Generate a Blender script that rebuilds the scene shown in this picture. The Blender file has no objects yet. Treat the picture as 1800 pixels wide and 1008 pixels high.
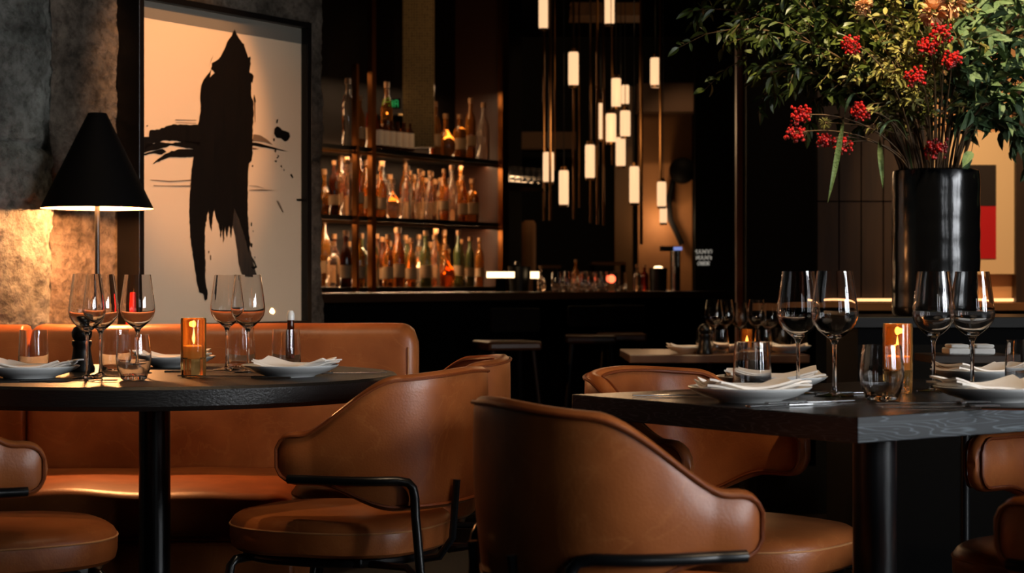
import bpy, math, random
from mathutils import Vector, Matrix, noise
from mathutils.geometry import tessellate_polygon
R = math.radians
PI = math.pi
rnd = random.Random(7)
C = bpy.context.scene.collection
SC = bpy.context.scene

# ------------------------------------------------------------------ camera, world, exposure, big lights
F, H, HY = 3200.0, 0.96, 500.0
cam_d = bpy.data.cameras.new('camera')
cam_d.sensor_width = 36; cam_d.lens = F * 36 / 1800
cam_d.shift_y = -(504 - HY) / 1800
cam_d.clip_start = 0.05; cam_d.clip_end = 60
cam_d.dof.use_dof = True; cam_d.dof.focus_distance = 4.15; cam_d.dof.aperture_fstop = 6.3
cam = bpy.data.objects.new('camera', cam_d); C.objects.link(cam)
cam.location = (0, 0, H); cam.rotation_euler = (R(90), 0, 0)
SC.camera = cam
vs = SC.view_settings
vs.view_transform = 'Standard'; vs.look = 'None'; vs.gamma = 1; vs.use_curve_mapping = False
vs.exposure = 0.22
try:
    SC.cycles.use_denoising = True
    SC.cycles.caustics_reflective = False; SC.cycles.caustics_refractive = False
    SC.cycles.max_bounces = 12; SC.cycles.transmission_bounces = 12; SC.cycles.transparent_max_bounces = 12
    SC.cycles.sample_clamp_indirect = 3.0
except Exception:
    pass
w = bpy.data.worlds.new('world'); SC.world = w; w.use_nodes = True
w.node_tree.nodes['Background'].inputs[0].default_value = (1.0, 0.7, 0.45, 1)
w.node_tree.nodes['Background'].inputs[1].default_value = 0.004

def aim(o, target):
    o.rotation_euler = (Vector(target) - o.location).to_track_quat('-Z', 'Y').to_euler()

def area(name, loc, target, sx, sy, power, col, spread=180):
    l = bpy.data.lights.new(name, 'AREA'); l.shape = 'RECTANGLE'; l.size = sx; l.size_y = sy
    l.energy = power; l.color = col; l.spread = R(spread)
    o = bpy.data.objects.new(name, l); C.objects.link(o); o.location = loc; aim(o, target); return o

def spot(name, loc, target, power, col, angle=40, blend=0.6, rad=0.03):
    l = bpy.data.lights.new(name, 'SPOT'); l.energy = power; l.color = col
    l.spot_size = R(angle); l.spot_blend = blend; l.shadow_soft_size = rad
    o = bpy.data.objects.new(name, l); C.objects.link(o); o.location = loc; aim(o, target); return o

def point(name, loc, power, col, rad=0.02):
    l = bpy.data.lights.new(name, 'POINT'); l.energy = power; l.color = col; l.shadow_soft_size = rad
    o = bpy.data.objects.new(name, l); C.objects.link(o); o.location = loc; return o

WARM = (1.0, 0.62, 0.32); WARM2 = (1.0, 0.72, 0.46); DAY = (0.92, 0.96, 1.0)
# daylight through three tall windows in the right hand wall behind the camera
WIN = [-1.5, -0.2, 1.1]
for y_ in WIN:
    area('daylight_streak_light', (5.93, y_, 1.65), (0.5, 3.3 + 0.3 * y_, 0.8), 0.85, 1.9, 17, DAY, 54)
STREAK_LIGHTS = [2.0, 3.3]  # two unseen narrow lights added for streak reflections on glass and vase
for x_ in STREAK_LIGHTS:
    area('daylight_streak_light', (x_, -2.93, 1.7), (0.8, 3.7, 0.9), 0.30, 1.9, 1.5, DAY, 60)
# unseen warm spots added at ceiling height to brighten chosen things, no housings
SPOTS = [
    ((0.85, 2.75, 2.95), (0.62, 3.45, 0.75), 62, WARM2, 40),     # right table
    ((-0.75, 3.55, 2.95), (-0.8, 4.2, 0.75), 36, WARM, 38),      # left table
    ((1.9, 2.0, 2.95), (0.38, 2.75, 0.62), 46, WARM2, 26),        # front chair
    ((0.15, 2.9, 2.95), (-0.42, 3.95, 0.55), 44, WARM2, 32),       # chair at left table
    ((-0.02, 4.9, 2.95), (-1.06, 6.0, 1.62), 185, (1.0, 0.47, 0.17), 24),      # artwork
    ((0.25, 4.6, 2.95), (-0.9, 6.1, 1.25), 34, (1.0, 0.50, 0.22), 34),     # artwork wash
    ((-0.95, 3.9, 2.95), (-0.9, 5.15, 0.70), 46, WARM2, 46),        # banquette
    ((1.05, 4.1, 2.95), (1.20, 5.15, 1.60), 290, (1.0, 0.80, 0.50), 46),  # flowers
    ((1.7, 3.0, 2.95), (1.1, 3.6, 0.6), 26, WARM2, 36),          # right chairs
    ((1.9, 6.1, 2.95), (2.12, 7.85, 1.40), 150, WARM, 34),       # far picture
    ((1.35, 6.6, 2.95), (1.5, 7.85, 1.35), 34, WARM, 44),         # wood panel wall
    ((1.15, 11.3, 2.95), (1.15, 12.4, 1.0), 40, WARM, 44),        # plaster wall behind the bar
    ((0.35, 6.3, 2.95), (0.8, 6.9, 0.7), 30, WARM, 40),          # far table
]
for a in SPOTS:
    spot('added_spot_light', a[0], a[1], a[2], a[3], a[4])

# ------------------------------------------------------------------ materials
def srgb(r, g, b):
    f = lambda c: (c / 255 / 12.92) if c <= 10 else ((c / 255 + 0.055) / 1.055) ** 2.4
    return (f(r), f(g), f(b), 1)

MATS = {}
def mat(name, col, rough=0.5, metal=0.0, trans=0.0, ior=1.45, emis=None, estr=0.0, coat=0.0, spec=0.5,
        noise_amt=0.0, noise_scale=8.0, col2=None, bump=0.0, bump_scale=60.0, stretch=None, sheen=0.0, wave=None):
    m = bpy.data.materials.new(name); m.use_nodes = True
    nt = m.node_tree; b = nt.nodes['Principled BSDF']; L = nt.links
    b.inputs['Base Color'].default_value = col
    b.inputs['Roughness'].default_value = rough; b.inputs['Metallic'].default_value = metal
    b.inputs['Transmission Weight'].default_value = trans; b.inputs['IOR'].default_value = ior
    b.inputs['Coat Weight'].default_value = coat; b.inputs['Specular IOR Level'].default_value = spec
    b.inputs['Coat Roughness'].default_value = 0.2
    if sheen: b.inputs['Sheen Weight'].default_value = sheen
    if emis:
        b.inputs['Emission Color'].default_value = emis; b.inputs['Emission Strength'].default_value = estr
    tc = None
    def coord(s):
        nonlocal tc
        if tc is None: tc = nt.nodes.new('ShaderNodeTexCoord')
        mp = nt.nodes.new('ShaderNodeMapping'); L.new(tc.outputs['Object'], mp.inputs[0])
        mp.inputs['Scale'].default_value = s; return mp
    if noise_amt or col2:
        mp = coord(stretch or (1, 1, 1))
        n = nt.nodes.new('ShaderNodeTexNoise'); n.inputs['Scale'].default_value = noise_scale
        n.inputs['Detail'].default_value = 6; L.new(mp.outputs[0], n.inputs['Vector'])
        r = nt.nodes.new('ShaderNodeValToRGB'); L.new(n.outputs['Fac'], r.inputs[0])
        r.color_ramp.elements[0].position = 0.5 - 0.2; r.color_ramp.elements[1].position = 0.5 + 0.2
        r.color_ramp.elements[0].color = col2 or tuple(c * (1 - noise_amt) for c in col[:3]) + (1,)
        r.color_ramp.elements[1].color = col
        L.new(r.outputs[0], b.inputs['Base Color'])
    if bump:
        mp = coord(stretch or (1, 1, 1))
        n = nt.nodes.new('ShaderNodeTexNoise'); n.inputs['Scale'].default_value = bump_scale
        n.inputs['Detail'].default_value = 5; L.new(mp.outputs[0], n.inputs['Vector'])
        bp = nt.nodes.new('ShaderNodeBump'); bp.inputs['Strength'].default_value = bump
        bp.inputs['Distance'].default_value = 0.01
        L.new(n.outputs['Fac'], bp.inputs['Height']); L.new(bp.outputs[0], b.inputs['Normal'])
    MATS[name] = m; return m

leather = mat('tan_leather', srgb(178, 102, 52), 0.36, col2=srgb(136, 72, 33), noise_scale=7, bump=0.07, bump_scale=240, spec=0.45)
# long creases and pale scratches on the hide
nt = leather.node_tree; L = nt.links; bs = nt.nodes['Principled BSDF']
tc = nt.nodes.new('ShaderNodeTexCoord'); mu = nt.nodes.new('ShaderNodeTexNoise'); mu.inputs['Scale'].default_value = 5
mu.inputs['Detail'].default_value = 9; mu.inputs['Distortion'].default_value = 1.6; L.new(tc.outputs['Object'], mu.inputs['Vector'])
rr = nt.nodes.new('ShaderNodeValToRGB'); L.new(mu.outputs['Fac'], rr.inputs[0])
e = rr.color_ramp.elements; e[0].position = 0.485; e[0].color = (0, 0, 0, 1); e[1].position = 0.5; e[1].color = (1, 1, 1, 1)
e2 = e.new(0.515); e2.color = (0, 0, 0, 1)
old = bs.inputs['Base Color'].links[0].from_socket
mx = nt.nodes.new('ShaderNodeMix'); mx.data_type = 'RGBA'; L.new(old, mx.inputs[6]); mx.inputs[7].default_value = srgb(190, 118, 66)
ml = nt.nodes.new('ShaderNodeMath'); ml.operation = 'MULTIPLY'; ml.inputs[1].default_value = 0.28; L.new(rr.outputs[0], ml.inputs[0])
L.new(ml.outputs[0], mx.inputs[0]); L.new(mx.outputs[2], bs.inputs['Base Color'])
piping_m = mat('leather_piping', srgb(120, 58, 24), 0.42, bump=0.2, bump_scale=300)
stitch_m = mat('stitching', srgb(190, 130, 80), 0.7)
blackmetal = mat('black_metal', srgb(16, 17, 19), 0.28, spec=0.6)
blackwood = mat('black_wood', srgb(15, 14, 14), 0.33, spec=0.5, bump=0.35, bump_scale=14, stretch=(2, 14, 14))
darkwood = mat('dark_panel_wood', srgb(60, 42, 26), 0.5, col2=srgb(38, 26, 16), noise_scale=4, stretch=(6, 6, 0.6))
bronze = mat('bronze', srgb(120, 74, 36), 0.35, metal=1.0)
brass = mat('brass_tube', srgb(118, 84, 50), 0.3, metal=1.0)
steel = mat('steel', srgb(190, 190, 190), 0.16, metal=1.0)
glass = mat('clear_glass', (1, 1, 1, 1), 0.0, trans=1.0, ior=1.47)
amber = mat('amber_glass', srgb(244, 182, 104), 0.04, trans=0.92, ior=1.35)
porcelain = mat('white_porcelain', srgb(226, 226, 224), 0.25, coat=0.2)
linen = mat('white_linen', srgb(236, 230, 222), 0.85, bump=0.15, bump_scale=500, sheen=0.2)
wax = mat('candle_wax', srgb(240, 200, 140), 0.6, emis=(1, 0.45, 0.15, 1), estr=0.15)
flame_m = mat('candle_flame', (1, 0.6, 0.2, 1), 0.5, emis=(1, 0.62, 0.28, 1), estr=14)
black = mat('matt_black', srgb(5, 4, 4), 0.7, spec=0.08)
blacksatin = mat('satin_black', srgb(6, 5, 5), 0.35, spec=0.4)
glaze = mat('black_glaze', srgb(8, 8, 9), 0.16, coat=0.3, bump=0.25, bump_scale=14, stretch=(1, 1, 0.5))
shade_in = mat('lampshade_lining', srgb(245, 225, 190), 0.5)
floor_m = mat('dark_floor', srgb(44, 31, 23), 0.35, col2=srgb(22, 15, 11), noise_scale=5, stretch=(8, 0.8, 1))
ceil_m = mat('dark_ceiling', srgb(20, 16, 13), 0.7)
wall_m = mat('dark_plaster', srgb(14, 11, 9), 0.7, bump=0.1)
plaster = mat('tan_plaster', srgb(150, 104, 62), 0.7, col2=srgb(120, 80, 46), noise_scale=3)
beige = mat('beige_wall', srgb(206, 160, 112), 0.75)
paper = mat('artwork_paper', srgb(228, 198, 164), 0.8)
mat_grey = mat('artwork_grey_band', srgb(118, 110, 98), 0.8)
ink = mat('black_ink', srgb(9, 6, 4), 0.55, spec=0.15, col2=srgb(17, 11, 7), noise_scale=6, stretch=(14, 14, 1.2))
inkwash = mat('diluted_ink', srgb(62, 46, 30), 0.7, col2=srgb(34, 25, 16), noise_scale=8, stretch=(10, 10, 1))
inkthin = mat('dry_brush_ink', srgb(120, 94, 70), 0.8)
redpaint = mat('red_paint', srgb(196, 16, 22), 0.5)
darkpaint = mat('umber_paint', srgb(34, 22, 16), 0.6)
cream = mat('cream_paper', srgb(240, 210, 165), 0.8)
redwax = mat('red_wax', srgb(190, 24, 14), 0.45)
lampglow = mat('pendant_glass', srgb(150, 110, 70), 0.4, emis=(1.0, 0.60, 0.31, 1), estr=0.95)
led = mat('led_strip', (1, 0.6, 0.3, 1), 0.5, emis=(1.0, 0.58, 0.29, 1), estr=20)
led2 = mat('bar_light_tube', (1, 0.8, 0.5, 1), 0.5, emis=(1.0, 0.68, 0.36, 1), estr=3)
greenled = mat('green_digits', (0.05, 0.6, 0.2, 1), 0.5, emis=(0.02, 0.6, 0.15, 1), estr=0.22)
redled = mat('red_glow', (1, 0.2, 0.1, 1), 0.5, emis=(1.0, 0.13, 0.05, 1), estr=3)
glint_glow = mat('blue_glint_glow', (0.3, 0.4, 1, 1), 0.5, emis=(0.3, 0.42, 1.0, 1), estr=0.5)
neon_m = mat('neon_wire', (0.8, 0.85, 0.9, 1), 0.5, emis=(0.75, 0.7, 0.6, 1), estr=0.35)
stem_m = mat('twig_bark', srgb(96, 70, 42), 0.7, bump=0.3, bump_scale=60)
leaf_dark = mat('dark_leaf', srgb(88, 96, 38), 0.42, col2=srgb(42, 60, 22), noise_scale=9)
leaf_lime = mat('lime_leaf', srgb(162, 148, 82), 0.45, col2=srgb(92, 100, 36), noise_scale=9)
leaf_grey = mat('sage_leaf', srgb(108, 128, 88), 0.55, col2=srgb(70, 96, 58), noise_scale=14, bump=0.4, bump_scale=120)
berry_m = mat('red_berry', srgb(170, 26, 22), 0.3)
blossom_m = mat('peach_blossom', srgb(224, 176, 128), 0.7, col2=srgb(196, 140, 92), noise_scale=20)
for m in (leaf_dark, leaf_lime, leaf_grey):
    m.node_tree.nodes['Principled BSDF'].inputs['Subsurface Weight'].default_value = 0.0
bottle_mats = {
    'amber': mat('whisky_glass', srgb(236, 150, 62), 0.04, trans=0.9, ior=1.35),
    'clear': mat('clear_bottle_glass', srgb(255, 236, 214), 0.03, trans=0.95, ior=1.4),
    'dark': mat('dark_bottle_glass', srgb(90, 44, 20), 0.08, trans=0.7, ior=1.4),
    'red': mat('red_liqueur_glass', srgb(190, 58, 30), 0.05, trans=0.88, ior=1.36),
    'green': mat('green_bottle_glass', srgb(110, 120, 70), 0.06, trans=0.8, ior=1.4),
}
label_m = mat('bottle_label', srgb(150, 118, 84), 0.7)
cap_m = mat('bottle_cap', srgb(120, 84, 50), 0.4, metal=0.3)
# pane that mirrors faintly and otherwise lets light through
pane_m = bpy.data.materials.new('picture_pane'); pane_m.use_nodes = True
nt = pane_m.node_tree; nt.nodes.clear(); o_ = nt.nodes.new('ShaderNodeOutputMaterial')
tr = nt.nodes.new('ShaderNodeBsdfTransparent'); gl = nt.nodes.new('ShaderNodeBsdfGlossy'); gl.inputs['Roughness'].default_value = 0.02
fr = nt.nodes.new('ShaderNodeFresnel'); fr.inputs['IOR'].default_value = 1.2
ms = nt.nodes.new('ShaderNodeMixShader'); nt.links.new(fr.outputs[0], ms.inputs[0]); nt.links.new(tr.outputs[0], ms.inputs[1])
nt.links.new(gl.outputs[0], ms.inputs[2]); nt.links.new(ms.outputs[0], o_.inputs[0])

# oak grain for the right table edge: charred wood with raised pale grain lines
def grain_mat(name, base, line, strength):
    m = bpy.data.materials.new(name); m.use_nodes = True
    nt = m.node_tree; L = nt.links; b = nt.nodes['Principled BSDF']
    tc = nt.nodes.new('ShaderNodeTexCoord'); mp = nt.nodes.new('ShaderNodeMapping')
    mp.inputs['Scale'].default_value = (2.2, 3.0, 26); L.new(tc.outputs['Object'], mp.inputs[0])
    n = nt.nodes.new('ShaderNodeTexNoise'); n.inputs['Scale'].default_value = 1.5; n.inputs['Detail'].default_value = 2
    L.new(mp.outputs[0], n.inputs['Vector'])
    mth = nt.nodes.new('ShaderNodeMath'); mth.operation = 'MULTIPLY'; mth.inputs[1].default_value = 15; L.new(n.outputs['Fac'], mth.inputs[0])
    fr_ = nt.nodes.new('ShaderNodeMath'); fr_.operation = 'FRACT'; L.new(mth.outputs[0], fr_.inputs[0])
    r = nt.nodes.new('ShaderNodeValToRGB'); L.new(fr_.outputs[0], r.inputs[0])
    e = r.color_ramp.elements; e[0].position = 0.0; e[0].color = line; e[1].position = 0.22; e[1].color = base
    e3 = e.new(0.9); e3.color = base; e4 = e.new(1.0); e4.color = line
    L.new(r.outputs[0], b.inputs['Base Color'])
    b.inputs['Roughness'].default_value = 0.42
    bp = nt.nodes.new('ShaderNodeBump'); bp.inputs['Strength'].default_value = strength; bp.inputs['Distance'].default_value = 0.002
    L.new(r.outputs[0], bp.inputs['Height']); L.new(bp.outputs[0], b.inputs['Normal'])
    return m
edge_m = grain_mat('charred_oak_edge', srgb(30, 34, 38), srgb(78, 88, 94), 0.8)  # oak grain; daylight on the edge is put into its blue-grey base
top_m = mat('charred_oak_top', srgb(19, 19, 20), 0.24, spec=0.5, bump=0.12, bump_scale=12, stretch=(3, 22, 10))
top2_m = mat('charred_oak_round_top', srgb(22, 19, 17), 0.42, spec=0.5, bump=0.2, bump_scale=12, stretch=(3, 30, 20))

# rough stone
stone = bpy.data.materials.new('rough_stone'); stone.use_nodes = True
nt = stone.node_tree; L = nt.links; b = nt.nodes['Principled BSDF']; b.inputs['Roughness'].default_value = 0.9
b.inputs['Specular IOR Level'].default_value = 0.2
tc = nt.nodes.new('ShaderNodeTexCoord')
n1 = nt.nodes.new('ShaderNodeTexNoise'); n1.inputs['Scale'].default_value = 4; n1.inputs['Detail'].default_value = 10; n1.inputs['Roughness'].default_value = 0.65
n2 = nt.nodes.new('ShaderNodeTexNoise'); n2.inputs['Scale'].default_value = 45; n2.inputs['Detail'].default_value = 8; n2.inputs['Roughness'].default_value = 0.7
vo = nt.nodes.new('ShaderNodeTexVoronoi'); vo.inputs['Scale'].default_value = 26; vo.feature = 'F1'
for n in (n1, n2, vo): L.new(tc.outputs['Object'], n.inputs['Vector'])
r = nt.nodes.new('ShaderNodeValToRGB'); L.new(n1.outputs['Fac'], r.inputs[0])
r.color_ramp.elements[0].position = 0.32; r.color_ramp.elements[0].color = srgb(58, 51, 41)
r.color_ramp.elements[1].position = 0.68; r.color_ramp.elements[1].color = srgb(166, 148, 130)
pit_shade = nt.nodes.new('ShaderNodeValToRGB'); L.new(n2.outputs['Fac'], pit_shade.inputs[0])  # darker in the pits: shade of the relief put into the colour
pit_shade.color_ramp.elements[0].position = 0.36; pit_shade.color_ramp.elements[0].color = (0.45, 0.44, 0.42, 1); pit_shade.color_ramp.elements[1].position = 0.56
mxs = nt.nodes.new('ShaderNodeMix'); mxs.data_type = 'RGBA'; mxs.blend_type = 'MULTIPLY'; mxs.inputs[0].default_value = 1.0
L.new(r.outputs[0], mxs.inputs[6]); L.new(pit_shade.outputs[0], mxs.inputs[7]); L.new(mxs.outputs[2], b.inputs['Base Color'])
n2.inputs['Scale'].default_value = 30
ad = nt.nodes.new('ShaderNodeMath'); ad.operation = 'ADD'; L.new(n2.outputs['Fac'], ad.inputs[0])
mv = nt.nodes.new('ShaderNodeMath'); mv.operation = 'MULTIPLY'; mv.inputs[1].default_value = 0.5; L.new(vo.outputs['Distance'], mv.inputs[0]); L.new(mv.outputs[0], ad.inputs[1])
bp = nt.nodes.new('ShaderNodeBump'); bp.inputs['Strength'].default_value = 1.0; bp.inputs['Distance'].default_value = 0.045
L.new(ad.outputs[0], bp.inputs['Height']); L.new(bp.outputs[0], b.inputs['Normal'])
# perforated brass sheet
perf = bpy.data.materials.new('perforated_brass'); perf.use_nodes = True
nt = perf.node_tree; L = nt.links; b = nt.nodes['Principled BSDF']; b.inputs['Metallic'].default_value = 0.7; b.inputs['Roughness'].default_value = 0.4
tc = nt.nodes.new('ShaderNodeTexCoord'); vo = nt.nodes.new('ShaderNodeTexVoronoi'); vo.inputs['Scale'].default_value = 70; vo.inputs['Randomness'].default_value = 0.1
L.new(tc.outputs['Object'], vo.inputs['Vector']); r = nt.nodes.new('ShaderNodeValToRGB'); L.new(vo.outputs['Distance'], r.inputs[0])
r.color_ramp.elements[0].position = 0.3; r.color_ramp.elements[0].color = srgb(20, 14, 8); r.color_ramp.elements[1].position = 0.4; r.color_ramp.elements[1].color = srgb(140, 112, 66)
L.new(r.outputs[0], b.inputs['Base Color'])

# ------------------------------------------------------------------ mesh helpers
class MB:
    def __init__(s): s.v = []; s.f = []; s.m = []
    def add(s, vs_, fs, mi=0):
        k = len(s.v); s.v += [tuple(p) for p in vs_]; s.f += [tuple(i + k for i in f) for f in fs]; s.m += [mi] * len(fs); return s
    def box(s, c, size, rz=0.0, mi=0, M=None):
        hx, hy, hz = size[0] / 2, size[1] / 2, size[2] / 2
        P = [(x, y, z) for x in (-hx, hx) for y in (-hy, hy) for z in (-hz, hz)]
        ca, sa = math.cos(rz), math.sin(rz)
        P = [(c[0] + x * ca - y * sa, c[1] + x * sa + y * ca, c[2] + z) for x, y, z in P]
        return s.add(P, [(0, 1, 3, 2), (4, 6, 7, 5), (0, 4, 5, 1), (2, 3, 7, 6), (0, 2, 6, 4), (1, 5, 7, 3)], mi)
    def prism(s, poly, z0, z1, mi=0, mi_side=None):
        n = len(poly); P = [(x, y, z0) for x, y in poly] + [(x, y, z1) for x, y in poly]
        s.add(P, [tuple(range(n))[::-1], tuple(range(n, 2 * n))], mi)
        k = len(s.v) - 2 * n
        for i in range(n):
            j = (i + 1) % n; s.f.append((k + i, k + j, k + n + j, k + n + i)); s.m.append(mi if mi_side is None else mi_side)
        return s
    def lathe(s, prof, c=(0, 0, 0), seg=32, mi=0, closed=False, cap=True):
        P = []; n = len(prof)
        for r_, z in prof:
            for k in range(seg):
                a = 2 * PI * k / seg; P.append((c[0] + r_ * math.cos(a), c[1] + r_ * math.sin(a), c[2] + z))
        fs = []
        for i in range(n - 1 if not closed else n):
            j = (i + 1) % n
            for k in range(seg):
                l = (k + 1) % seg; fs.append((i * seg + k, i * seg + l, j * seg + l, j * seg + k))
        if not closed and cap:
            if prof[0][0] > 1e-5: fs.append(tuple(range(seg))[::-1])
            if prof[-1][0] > 1e-5: fs.append(tuple((n - 1) * seg + k for k in range(seg)))
        return s.add(P, fs, mi)
    def tube(s, pts, r_, seg=8, mi=0, cap=True):
        pts = [Vector(p) for p in pts]; n = len(pts); P = []; up = Vector((0, 0, 1))
        prev = None
        for i, p in enumerate(pts):
            t = (pts[min(i + 1, n - 1)] - pts[max(i - 1, 0)]).normalized()
            if prev is None:
                a = t.cross(up)
                if a.length < 0.05: a = t.cross(Vector((1, 0, 0)))
            else:
                a = prev - t * prev.dot(t)
            a.normalize(); prev = a; b_ = t.cross(a)
            rr_ = r_[i] if isinstance(r_, (list, tuple)) else r_
            for k in range(seg):
                an = 2 * PI * k / seg; P.append(p + a * math.cos(an) * rr_ + b_ * math.sin(an) * rr_)
        fs = []
        for i in range(n - 1):
            for k in range(seg):
                l = (k + 1) % seg; fs.append((i * seg + k, i * seg + l, (i + 1) * seg + l, (i + 1) * seg + k))
        if cap: fs += [tuple(range(seg))[::-1], tuple((n - 1) * seg + k for k in range(seg))]
        return s.add(P, fs, mi)
    def loops(s, rings, mi=0, cap=True, wrap=False):
        n = len(rings[0]); P = [p for r_ in rings for p in r_]; fs = []
        m_ = len(rings)
        for i in range(m_ if wrap else m_ - 1):
            j = (i + 1) % m_
            for k in range(n):
                l = (k + 1) % n; fs.append((i * n + k, i * n + l, j * n + l, j * n + k))
        if cap and not wrap: fs += [tuple(range(n))[::-1], tuple((m_ - 1) * n + k for k in range(n))]
        return s.add(P, fs, mi)
    def ball(s, c, r_, mi=0, seg=6, rings=4, sz=1.0):
        prof = [(max(0.0, r_ * math.sin(PI * i / rings)), -r_ * sz * math.cos(PI * i / rings)) for i in range(rings + 1)]
        return s.lathe(prof, c, seg, mi)
    def build(s, name, mats, parent=None, smooth=True, bevel=0.0, bseg=2, sub=0):
        me = bpy.data.meshes.new(name); me.from_pydata(s.v, [], s.f); me.validate()
        if not isinstance(mats, (list, tuple)): mats = [mats]
        for m_ in mats: me.materials.append(m_)
        if len(mats) > 1 and len(me.polygons) == len(s.m): me.polygons.foreach_set('material_index', s.m)
        import bmesh
        bm = bmesh.new(); bm.from_mesh(me); bmesh.ops.remove_doubles(bm, verts=bm.verts, dist=1e-6)
        bmesh.ops.recalc_face_normals(bm, faces=bm.faces); bm.to_mesh(me); bm.free()
        o = bpy.data.objects.new(name, me); C.objects.link(o)
        if smooth:
            me.polygons.foreach_set('use_smooth', [True] * len(me.polygons))
            if hasattr(me, 'set_sharp_from_angle'): me.set_sharp_from_angle(angle=R(38))
        if bevel:
            b_ = o.modifiers.new('bevel', 'BEVEL'); b_.width = bevel; b_.segments = bseg; b_.limit_method = 'ANGLE'
        if sub:
            ss = o.modifiers.new('sub', 'SUBSURF'); ss.levels = sub; ss.render_levels = sub
        if parent: o.parent = parent
        return o

def tag(o, label=None, cat=None, group=None, kind=None):
    if label: o['label'] = label
    if cat: o['category'] = cat
    if group: o['group'] = group
    if kind: o['kind'] = kind
    return o
def empty(name, loc=(0, 0, 0), rz=0, label=None, cat=None, group=None):
    o = bpy.data.objects.new(name, None); C.objects.link(o); o.location = loc; o.rotation_euler = (0, 0, rz)
    o.empty_display_size = 0.1
    return tag(o, label, cat, group)
def dup(o, loc, rz=0.0, label=None, group=None, cat=None, scale=None):
    kids = [c for c in bpy.data.objects if c.parent == o]
    r_ = o.copy(); C.objects.link(r_); r_.location = loc; r_.rotation_euler = (0, 0, rz)
    if scale: r_.scale = scale
    if label: r_['label'] = label
    if group: r_['group'] = group
    if cat: r_['category'] = cat
    for ch in kids:
        gk = [c for c in bpy.data.objects if c.parent == ch]
        c = ch.copy(); C.objects.link(c); c.parent = r_
        for g in gk:
            d = g.copy(); C.objects.link(d); d.parent = c
    return r_
def struct(name, mb, m, smooth=False, **k):
    o = mb.build(name, m, None, smooth, **k); o['kind'] = 'structure'; return o
def at(px, py, d): return Vector(((px - 900) / F * d, d, H - (py - HY) / F * d))
def sm(a, b_, x):
    t = min(1, max(0, (x - a) / (b_ - a))); return t * t * (3 - 2 * t)
Wd = Vector((0.5523, 0.8336)); Nn = Vector((0.8336, -0.5523))
def on_line(px, X0, Y0):     # depth where the vertical plane through (X0,Y0) along Wd is seen at column px
    return (X0 - 0.6625 * Y0) / ((px - 900) / F - 0.6625)

# ------------------------------------------------------------------ room shell
struct('floor', MB().box((0, 6, -0.05), (14, 20, 0.1)), floor_m)
struct('ceiling', MB().box((0, 6, 3.05), (14, 20, 0.1)), ceil_m)
struct('wall_back', MB().box((0, 15.05, 1.5), (14, 0.1, 3.0)), wall_m)
struct('wall_far_left', MB().box((-6.05, 6, 1.5), (0.1, 18, 3.0)), wall_m)
struct('wall_far_right', MB().box((6.05, 6, 1.5), (0.1, 18, 3.0)), wall_m)
struct('wall_front', MB().box((0, -3.05, 1.5), (12, 0.1, 3.0)), wall_m)
# window frames around the three daylight openings
for i, y_ in enumerate(WIN):
    mb = MB()
    for s_ in (-1, 0, 1): mb.box((5.97, y_ + s_ * 0.46, 1.65), (0.07 if s_ else 0.10, 0.06 if s_ else 0.03, 2.06))
    for z_ in (0.64, 2.66): mb.box((5.97, y_, z_), (0.07, 0.98, 0.06))
    struct('window_%d' % (i + 1), mb, black)

for i, x_ in enumerate(STREAK_LIGHTS):  # frames around the two added streak lights
    mb = MB()
    for s_ in (-1, 1): mb.box((x_ + s_ * 0.18, -2.97, 1.7), (0.05, 0.07, 2.06))
    for z_ in (0.69, 2.71): mb.box((x_, -2.97, z_), (0.41, 0.07, 0.06))
    struct('window_%d' % (i + 4), mb, black)
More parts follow.
